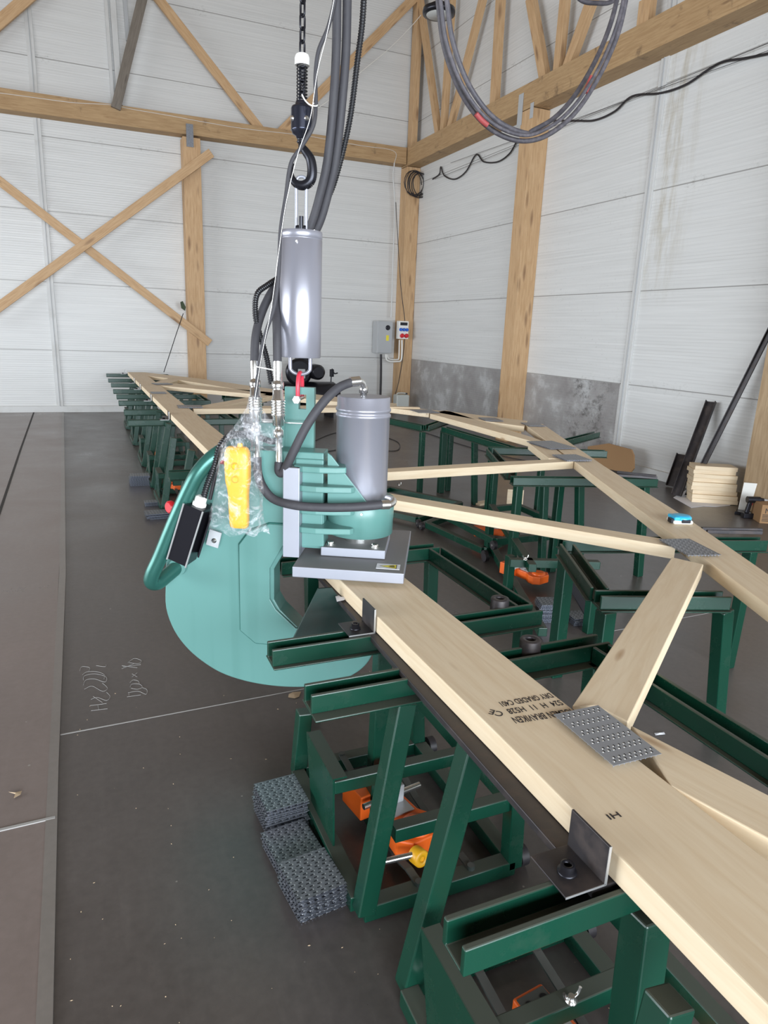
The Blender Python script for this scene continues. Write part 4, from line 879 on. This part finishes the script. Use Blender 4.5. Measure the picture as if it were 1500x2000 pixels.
# compressor
Y=-1.1; pc=bx(600,790,Y); cp=thing('air_compressor','black air compressor behind the press against the back wall','compressor',(pc.x,Y,0))
z=lambda py:bx(600,py,Y).z
xl=bx(535,770,Y).x-pc.x; xr=bx(662,770,Y).x-pc.x; zt_=z(745); rt=.24
b=MB(); b.lathe((xl,0,zt_-rt),[(.10,0),(rt*.8,.05),(rt,.13),(rt,xr-xl-.13),(rt*.8,xr-xl-.05),(.10,xr-xl)],32,(1,0,0)); b.build('air_tank',M['black_metal'],cp)
b=MB(); b.lathe((bx(578,720,Y).x-pc.x,-.15,z(726)),[(.20,0),(.25,.02),(.25,.06),(.2,.08)],32,(0,-1,0)); b.build('belt_guard',M['black_metal'],cp)
b=MB(); b.box((bx(592,705,Y).x-pc.x,-.02,z(722)),(.22,.25,.32)); b.box((bx(592,705,Y).x-pc.x,-.02,z(703)),(.26,.28,.07)); b.build('pump_head',M['black_metal'],cp,bev=.01)
b=MB(); b.lathe((bx(612,722,Y).x-pc.x,0,z(725)),[(.13,-.13),(.14,0),(.14,.28),(.10,.33)],24,(0,-1,0)); b.build('motor',M['black_metal'],cp)
MB().box((bx(580,728,Y).x-pc.x,-.30,z(728)),(.13,.06,.17)).build('pressure_switch',M['grey_box'],cp,bev=.01)
MB().tube([(bx(643,745,Y).x-pc.x,-.1,z(745)),(bx(645,720,Y).x-pc.x,-.1,z(720)),(bx(650,716,Y).x-pc.x,-.1,z(728)),(bx(656,728,Y).x-pc.x,-.1,z(727))],.012,8).build('handle_pipe',M['black_metal'],cp)
MB().box((bx(644,727,Y).x-pc.x,-.12,z(727)),(.07,.07,.14)).build('gauge_block',M['black_metal'],cp,bev=.01)
for x in (xl+.2,xr-.2): MB().box((x,0,.2),(.06,.4,.4)).build('foot',M['black_metal'],cp)
# umbrella-like stick with leaf on post, fishing-rod like wire
wcable('flag_stick','thin stick with leafy top leaning on the back wall post',[bx(320,727,-.6),bx(345,650,-.5),bx(358,612,-.45)],.007,'black_metal',6,smoothpath=False,cat='stick')
o=MB().add([bx(352,590,-.45),bx(357,588,-.45),bx(363,600,-.45),bx(361,607,-.44),bx(354,602,-.44)],[(0,1,2,3,4)]).build('leaf_tuft',mat('dark_leaf',(.03,.05,.02),.7),None,bx(357,600,-.45)); s=o.modifiers.new('thick','SOLIDIFY'); s.thickness=.01; tag(o,'small dark leafy tuft beside the back wall post','leaf')
# ---------------------------------------------------------------- right wall things
yp=rx(1459,900,-.3).y; print('post y',yp)
timber('wall_post',(-.15,yp-.25,0),(-.15,yp-.25,4.8),.50,.30,'weathered wide post at the right edge of the view','post',up=(1,0,0),m='plywood')
def lean(name,label,p0,p1,w,h,up=(0,0,1),m='steel_dark',parts=True):
    b=MB(); p0=Vector(p0); p1=Vector(p1)
    b.bar(p0,p1,w,.008,up); x=(p1-p0).normalized(); y=Vector(up).cross(x).normalized(); z=x.cross(y)
    for sgn in (-1,1): b.bar(p0+y*sgn*w/2+z*h/2,p1+y*sgn*w/2+z*h/2,.008,h,up)
    o=b.build(name,M[m],None,p0,bev=.001); tag(o,label,'steel bar'); return o
p0=at(1322,968,.01); p1=rx(1390,785,-.06); lean('steel_channel','thick dark steel channel leaning on the right wall, shortest but one',p0,p1,.10,.045,(-1,-.4,0))
p0=at(1312,950,.01); p1=rx(1334,888,-.05); lean('steel_channel','shortest dark steel offcut standing behind the thick channel',p0,p1,.12,.04,(-1,-.4,0))
p0=at(1400,900+40,.01); p0.x=-.42; p0.y=-8.35; p1=rx(1500,672,-.05); p1=p1+(p1-p0)*.25; p1.x=min(p1.x,-.03); lean('steel_channel','longest dark steel channel leaning behind the board stack',p0,p1,.05,.035,(-1,-.4,0))
# stacked boards
base=at(1400,985,0); rs=random.Random(4)
ang_=math.atan2(-.35,.9)
for i in range(9):
    L=.50; Wd=.20; hh_=.042
    o=MB().box((0,0,hh_/2),(.46-.004*i,.22,hh_)).build('timber_offcut',M['spruce'],bev=.002)
    o.location=(-.33+rs.uniform(-.012,.012),-8.58+rs.uniform(-.015,.015)+.008*i,.004+i*.0425); o.rotation_euler.z=R(-32)+rs.uniform(-.06,.06)
    tag(o,('lowest' if i==0 else ORD[8-i]+(' from top' if i<8 else ''))+' pale timber offcut in the stack by the right wall','board','timber offcuts stacked by the right wall')
P=[at(*q,0) for q in [(1315,972),(1350,992),(1375,989),(1400,990),(1425,988),(1445,975),(1455,968),(1400,950),(1350,952)]]
o=MB().prism([(p.x,p.y) for p in P],.001,.0035).build('paper_sheet',M['paper'],None,P[0]); tag(o,'white crumpled paper sheet under the stack of offcuts','paper')
# white panel, drill, carton
q=at(1470,1005,0)
p_=at(1446,998,0); o=MB().box((0,0,.15),(.012,.30,.30)).build('white_board',M['white_plastic'],bev=.002); o.location=(p_.x+.12,p_.y-.06,.0); o.rotation_euler=(0,R(6),R(-125)); tag(o,'small white board leaning on the wide post behind the drill','panel')
dr=thing('cordless_drill','black cordless drill with red trigger standing on the floor','drill',at(1467,1012,0),R(-25)); 
s_=1.0
b=MB(); b.cyl((-.07,0,.185),(.05,0,.185),.032,20); b.cyl((.05,0,.185),(.09,0,.185),.026,20,.018); b.build('motor_housing',M['black_metal'],dr)
MB().cyl((.085,0,.185),(.125,0,.185),.019,16,.012).build('chuck',M['steel_cut'],dr)
MB().bar((-.035,0,.17),(-.055,0,.05),.034,.04,(1,0,0)).build('grip',M['black_metal'],dr,bev=.008)
MB().box((-.02,0,.145),(.015,.014,.03)).build('trigger',M['red'],dr,bev=.003)
MB().box((-.03,0,.028),(.12,.075,.05)).build('battery',M['black_metal'],dr,bev=.006); MB().box((.03,0,.028),(.006,.06,.03)).build('battery_latch',M['red'],dr)
q=at(1443,1003,0); o=MB().box((0,0,.015),(.13,.07,.03)).build('battery_pack',M['black_metal'],bev=.005); o.location=(q.x,q.y,0); o.rotation_euler.z=.6; tag(o,'spare black battery pack lying left of the drill','battery')
q=at(1483,1022,0); ct=thing('carton','brown carton with black print, cut by the right edge','box',(q.x,q.y,0),R(-30)); MB().box((.17,.11,.09),(.34,.22,.18)).build('carton_body',M['cardboard'],ct,bev=.003)
text('printed_letters','MI',.07,(.03,-.0012,.10),(R(90),0,0),'ink',ct,al='LEFT')
b=MB(); 
for k in range(5): b.box((.09,-.001,.085-.015*k),(.15,.001,.006))
b.build('printed_lines',M['ink'],ct)
# cardboard piece by the wall
q=at(1200,925,0); b=MB(); P=[rx(px,py,-.25) for px,py in [(1150,872),(1190,866),(1235,878),(1240,890),(1240,915),(1232,925),(1150,918)]]
for p in P: p.z=max(p.z,.003)
b.add(P,[tuple(range(len(P)))]); o=b.build('cardboard_piece',M['cardboard'],None,P[0]); s=o.modifiers.new('thick','SOLIDIFY'); s.thickness=.02; tag(o,'brown open cardboard piece against the stained right wall','cardboard')
# black profiles lying on the rails at right
for (a,bb,zz_,lb) in (((1200,928),(1283,933),.73,'black profile lying on the middle right rail end'),((1205,922),(1282,930),.745,'second black profile lying on the middle right rail end'),((1370,1033),(1488,1035),.74,'black profile lying on the lower right rail end'),((1380,1038),(1488,1040),.73,'second black profile on the lower right rail end')):
    a=at(*a,zz_); bb=at(*bb,zz_); o=MB().bar(a,bb,.018,.018).build('black_profile',M['steel_dark'],None,a,bev=.002); tag(o,lb,'profile')
# tape measure
q=at(1327,1021,ZT); tm=thing('tape_measure','blue and white tape measure lying on the sloping chord','tape measure',(q.x,q.y,ZT+.001),R(-20)); tm.scale=(1.25,1.25,1.25)
b=MB(); b.box((0,0,.008),(.078,.066,.016)); b.build('case_bottom',M['white_plastic'],tm,bev=.006)
b=MB(); b.lathe((.004,0,.016),[(.037,0),(.038,.008),(.033,.014),(.012,.015)],28); b.box((-.006,0,.0225),(.062,.062,.013)); b.build('case_top',M['cyan'],tm,bev=.004)
MB().box((.008,-.034,.014),(.034,.008,.014)).build('belt_clip',M['black_metal'],tm,bev=.002)
MB().box((-.042,-.01,.012),(.012,.03,.018)).build('tape_mouth',M['black_metal'],tm,bev=.002)
text('dial_mark','W',.02,(.004,0,.0315),(0,0,R(20)),'paper',tm) if False else None
# ---------------------------------------------------------------- jacks inside the trolleys
def jack(label,loc,rz,knob=True,s=1.,saddle=True):
    t=thing('bottle_jack',label,'jack',(loc[0],loc[1],.047),rz,'orange floor jacks in the trolleys')
    if saddle: MB().box((-.125,-.055,.04),(.11,.07,.08)).build('rear_block',M['orange'],t,bev=.004)
    b=MB(); b.prism([(-.13,-.045),(.02,-.05),(.06,-.075),(.10,-.08),(.135,-.045),(.135,.045),(.10,.08),(.06,.075),(.02,.05),(-.13,.045)],0,.055); b.build('jack_body',M['orange'],t,bev=.006)
    b=MB(); b.lathe((.085,0,.055),[(.045,0),(.043,.012),(.03,.016)],24); b.build('body_cap',M['orange'],t)
    if saddle: MB().box((-.055,0,.085),(.07,.06,.06)).build('saddle_block',M['grey_box'],t,bev=.004)
    else:
        MB().box((-.095,0,.0565),(.05,.08,.003)).build('cover_plate',M['strap'],t); b=MB()
        for yy in (-.022,.022): b.cyl((-.095,yy,.058),(-.095,yy,.0592),.010,14)
        b.build('bolt_hole',M['black_metal'],t)
    MB().box((-.01,0,.058),(.07,.07,.004)).build('rating_label',M['steel_cut'],t)
    MB().cyl((-.04,-.10,.075),(-.04,.10,.075),.009,12).build('cross_pin',M['chrome'],t)
    if knob:
        b=MB(); b.lathe((.15,-.05,.035),[(.024,0),(.024,.03),(.020,.034),(.008,.034),(.008,.03)],20,(1,0,.2)); b.build('release_knob',M['yellow'],t)
        MB().cyl((.16,-.06,.045),(.135,-.17,.047),.0085,12).build('lever',M['chrome'],t)
        b=MB(); b.lathe((.134,-.172,.047),[(.010,0),(.010,.012),(.014,.012),(.014,.03),(.011,.034)],12,(-.1,-1,0)); b.cyl((.134,-.185,.047),(.158,-.178,.025),.007,10); b.build('coupler',M['chrome'],t)
    t.scale=(s,s,s); return t
q=at(790,1600,.1); jack('orange jack with yellow knob and chrome lever inside the middle trolley',(q.x+.0,q.y+.04),R(-80),True,1.12)
q=at(1052,1952,.10); jack('orange jack body mostly hidden inside the nearest trolley',(q.x+.0,q.y-.10),R(-84),False,1.,False)
q=at(1040,1130,.06); jack('orange rounded jack with grey saddle under the middle table at right',(q.x,q.y+.05),R(-75),False)
q=at(965,1040,.06); jack('orange jack behind the long pale web, partly hidden',(q.x,q.y),R(-20),False)
q=at(323,897,.06); jack('orange jack box in the far left trolley',(q.x,q.y),R(-85),False)
q=at(304,862,.06); jack('small orange jack two trolleys further back at left',(q.x,q.y),R(-85),False)
q=at(345,945,.08); jack('orange jack just visible below the press handle',(q.x,q.y),R(-85),False)
# wing nuts
def wing(label,loc,rz=0,first=[None]):
    if first[0]: o=copy_tree(first[0])
    else:
        o=thing('wing_nut','', 'wing nut',(0,0,0),0,'wing nuts on the low frames'); b=MB(); b.lathe((0,0,0),[(.013,0),(.013,.004),(.008,.006),(.007,.014)],14)
        b.build('nut_body',M['chrome'],o); b=MB()
        for s in (-1,1): b.tube([(s*.006,0,.008),(s*.016,0,.014),(s*.021,0,.028)],.0035,8)
        b.build('wings',M['chrome'],o); first[0]=o
    o.location=loc; o.rotation_euler.z=rz; o['label']=label; return o
wing('large wing nut on the rail of the nearest trolley',at(1115,1955,.284)); wing('wing nut at the left corner of the nearest trolley',at(845,1945,.06),.8)
wing('wing nut on the far rail above the round orange jack',at(1026,1093,.296)); wing('wing nut on the low frame right of the press cylinder',at(780,948,.076)); wing('wing nut on the low frame seen under the level web',at(976,995,.076),1.)
# offcuts and cables on the floor
for lb,q,sz,rz in (('thin pale offcut lying on the floor below the level web',(945,984),(.22,.09,.02),.3),('triangular board scrap standing near the middle table legs',(1005,985),(.16,.012,.15),-.5),('pale offcut lying on the far end of the long level web',(790,797),(.35,.10,.012),-.25)):
    z_=ZT if 'end of' in lb else 0; p=at(*q,z_); o=MB().box((0,0,sz[2]/2),sz).build('wood_offcut',M['spruce'],bev=.001); o.location=(p.x,p.y,z_+.001); o.rotation_euler.z=rz; tag(o,lb,'offcut')
wcable('floor_cable','black cable lying in loops on the floor behind the press cylinder',[at(px,py,.008) for px,py in [(612,862),(660,845),(730,850),(775,862),(778,878),(750,880),(700,870),(650,880),(610,885)]],.006,'cable',6)
wcable('floor_cable','long dark cable crossing the floor under the distant tables',[at(px,py,.008) for px,py in [(770,830),(830,845),(900,868),(980,890),(1060,905),(1150,915),(1240,950)]],.006,'cable',6)
# small litter
def leafq(label,pxs,m='leaf',z=.002,name='dry_leaf',cat='leaf'):
    P=[at(*q,z) for q in pxs]; b=MB(); c=sum(P,Vector())/len(P); c.z+=.004; b.add(P+[c],[(i,(i+1)%len(P),len(P)) for i in range(len(P))]); o=b.build(name,M[m],None,P[0]); s=o.modifiers.new('thick','SOLIDIFY'); s.thickness=.0008; tag(o,label,cat)
leafq('brown wood chip on the floor below the teal disc',[(564,1356),(572,1352),(588,1351),(584,1361),(576,1364),(563,1362)])
leafq('dry leaf on the lighter slab at lower left',[(17,1547),(28,1548),(43,1545),(40,1552),(27,1559),(30,1551)],z=.011)
leafq('white splinter on the dark floor beyond the wide web',[(1278,1432),(1297,1430),(1299,1434),(1280,1436)],'paper',name='wood_splinter',cat='splinter')
leafq('white scrap lying on the support bar below the chord',[(655,1165),(662,1163),(668,1168),(679,1166),(672,1172),(658,1175)],'paper',.725,'paper_scrap','scrap')
b=MB(); rs=random.Random(9)
for i in range(170):
    p=at(rs.uniform(130,1250),rs.uniform(1000,2000),.0); s=rs.uniform(.0008,.0022); a=rs.uniform(0,3.14); u=Vector((math.cos(a),math.sin(a),0)); v=Vector((-u.y,u.x,0)); l=rs.uniform(1,2.5)
    b.add([p+u*s*l,p+v*s,p-u*s*l,p-v*s,p+Vector((0,0,s))],[(0,1,4),(1,2,4),(2,3,4),(3,0,4)])
o=b.build('wood_crumbs',M['leaf']); tag(o,'pale wood crumbs scattered over the dark floor','crumbs',kind='stuff')
# chalk writing on the floor, baseline running away from the camera
def chalk(label,s,px0,px1,size):
    a=at(*px0,.001); bb=at(*px1,.001); an=math.atan2((bb-a).y,(bb-a).x)
    o=text('chalk_writing',s,size,(a.x,a.y,.0022),(0,0,an),'chalk',al='LEFT',ext=.0002); o.scale=((bb-a).length/max(1e-6,o.dimensions.x),1,1); o['label']=label; o['category']='chalk marks'
    # thin the strokes to chalk lines
    return o
def strokes(label,lines):
    b=MB()
    for L in lines:
        P=[at(*q,.0016) for q in L]; b.tube(P,.0010,4,sub=4)
    o=b.build('chalk_writing',M['chalk'],None,at(*lines[0][0],0)); tag(o,label,'chalk marks')
strokes('chalk letters HX and looping digits written along the floor',[[(178,1388),(210,1384)],[(176,1378),(208,1374)],[(193,1386),(191,1376)],[(182,1360),(200,1372)],[(178,1366),(190,1362),(208,1368),(215,1360),(208,1352)],
  [(165,1346),(180,1340),(200,1350),(210,1344),(200,1334)],[(163,1338),(168,1328),(185,1326),(205,1332),(207,1322),(185,1316),(165,1320),(163,1328)],[(161,1318),(170,1312),(190,1312),(204,1318),(203,1326)],[(156,1310),(160,1302),(175,1304),(173,1312)],[(188,1300),(205,1302),(207,1298)]])
strokes('chalk number 1500x40 written along the floor',[[(248,1361),(275,1357)],[(252,1352),(252,1358)],[(250,1353),(270,1350),(285,1356),(287,1347),(278,1343)],[(254,1342),(258,1336),(272,1336),(278,1342),(268,1346),(256,1344)],[(254,1333),(260,1328),(270,1330),(272,1335)],
  [(258,1316),(268,1322)],[(268,1314),(258,1322)],[(240,1302),(275,1298)],[(238,1306),(262,1296)],[(250,1294),(262,1286),(276,1290),(270,1296),(252,1294)],[(238,1300),(268,1304)]])
# dark trapezoid panel of the table in the jaw
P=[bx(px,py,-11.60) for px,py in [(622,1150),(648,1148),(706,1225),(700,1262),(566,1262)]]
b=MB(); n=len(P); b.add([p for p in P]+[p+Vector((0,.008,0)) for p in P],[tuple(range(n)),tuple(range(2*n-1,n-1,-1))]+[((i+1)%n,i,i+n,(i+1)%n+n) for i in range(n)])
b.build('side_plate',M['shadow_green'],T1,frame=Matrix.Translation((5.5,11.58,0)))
for o in list(bpy.data.objects):
    if o.type=='MESH' and o.parent is None and 'kind' not in o and 'label' not in o: print('UNLABELLED',o.name)
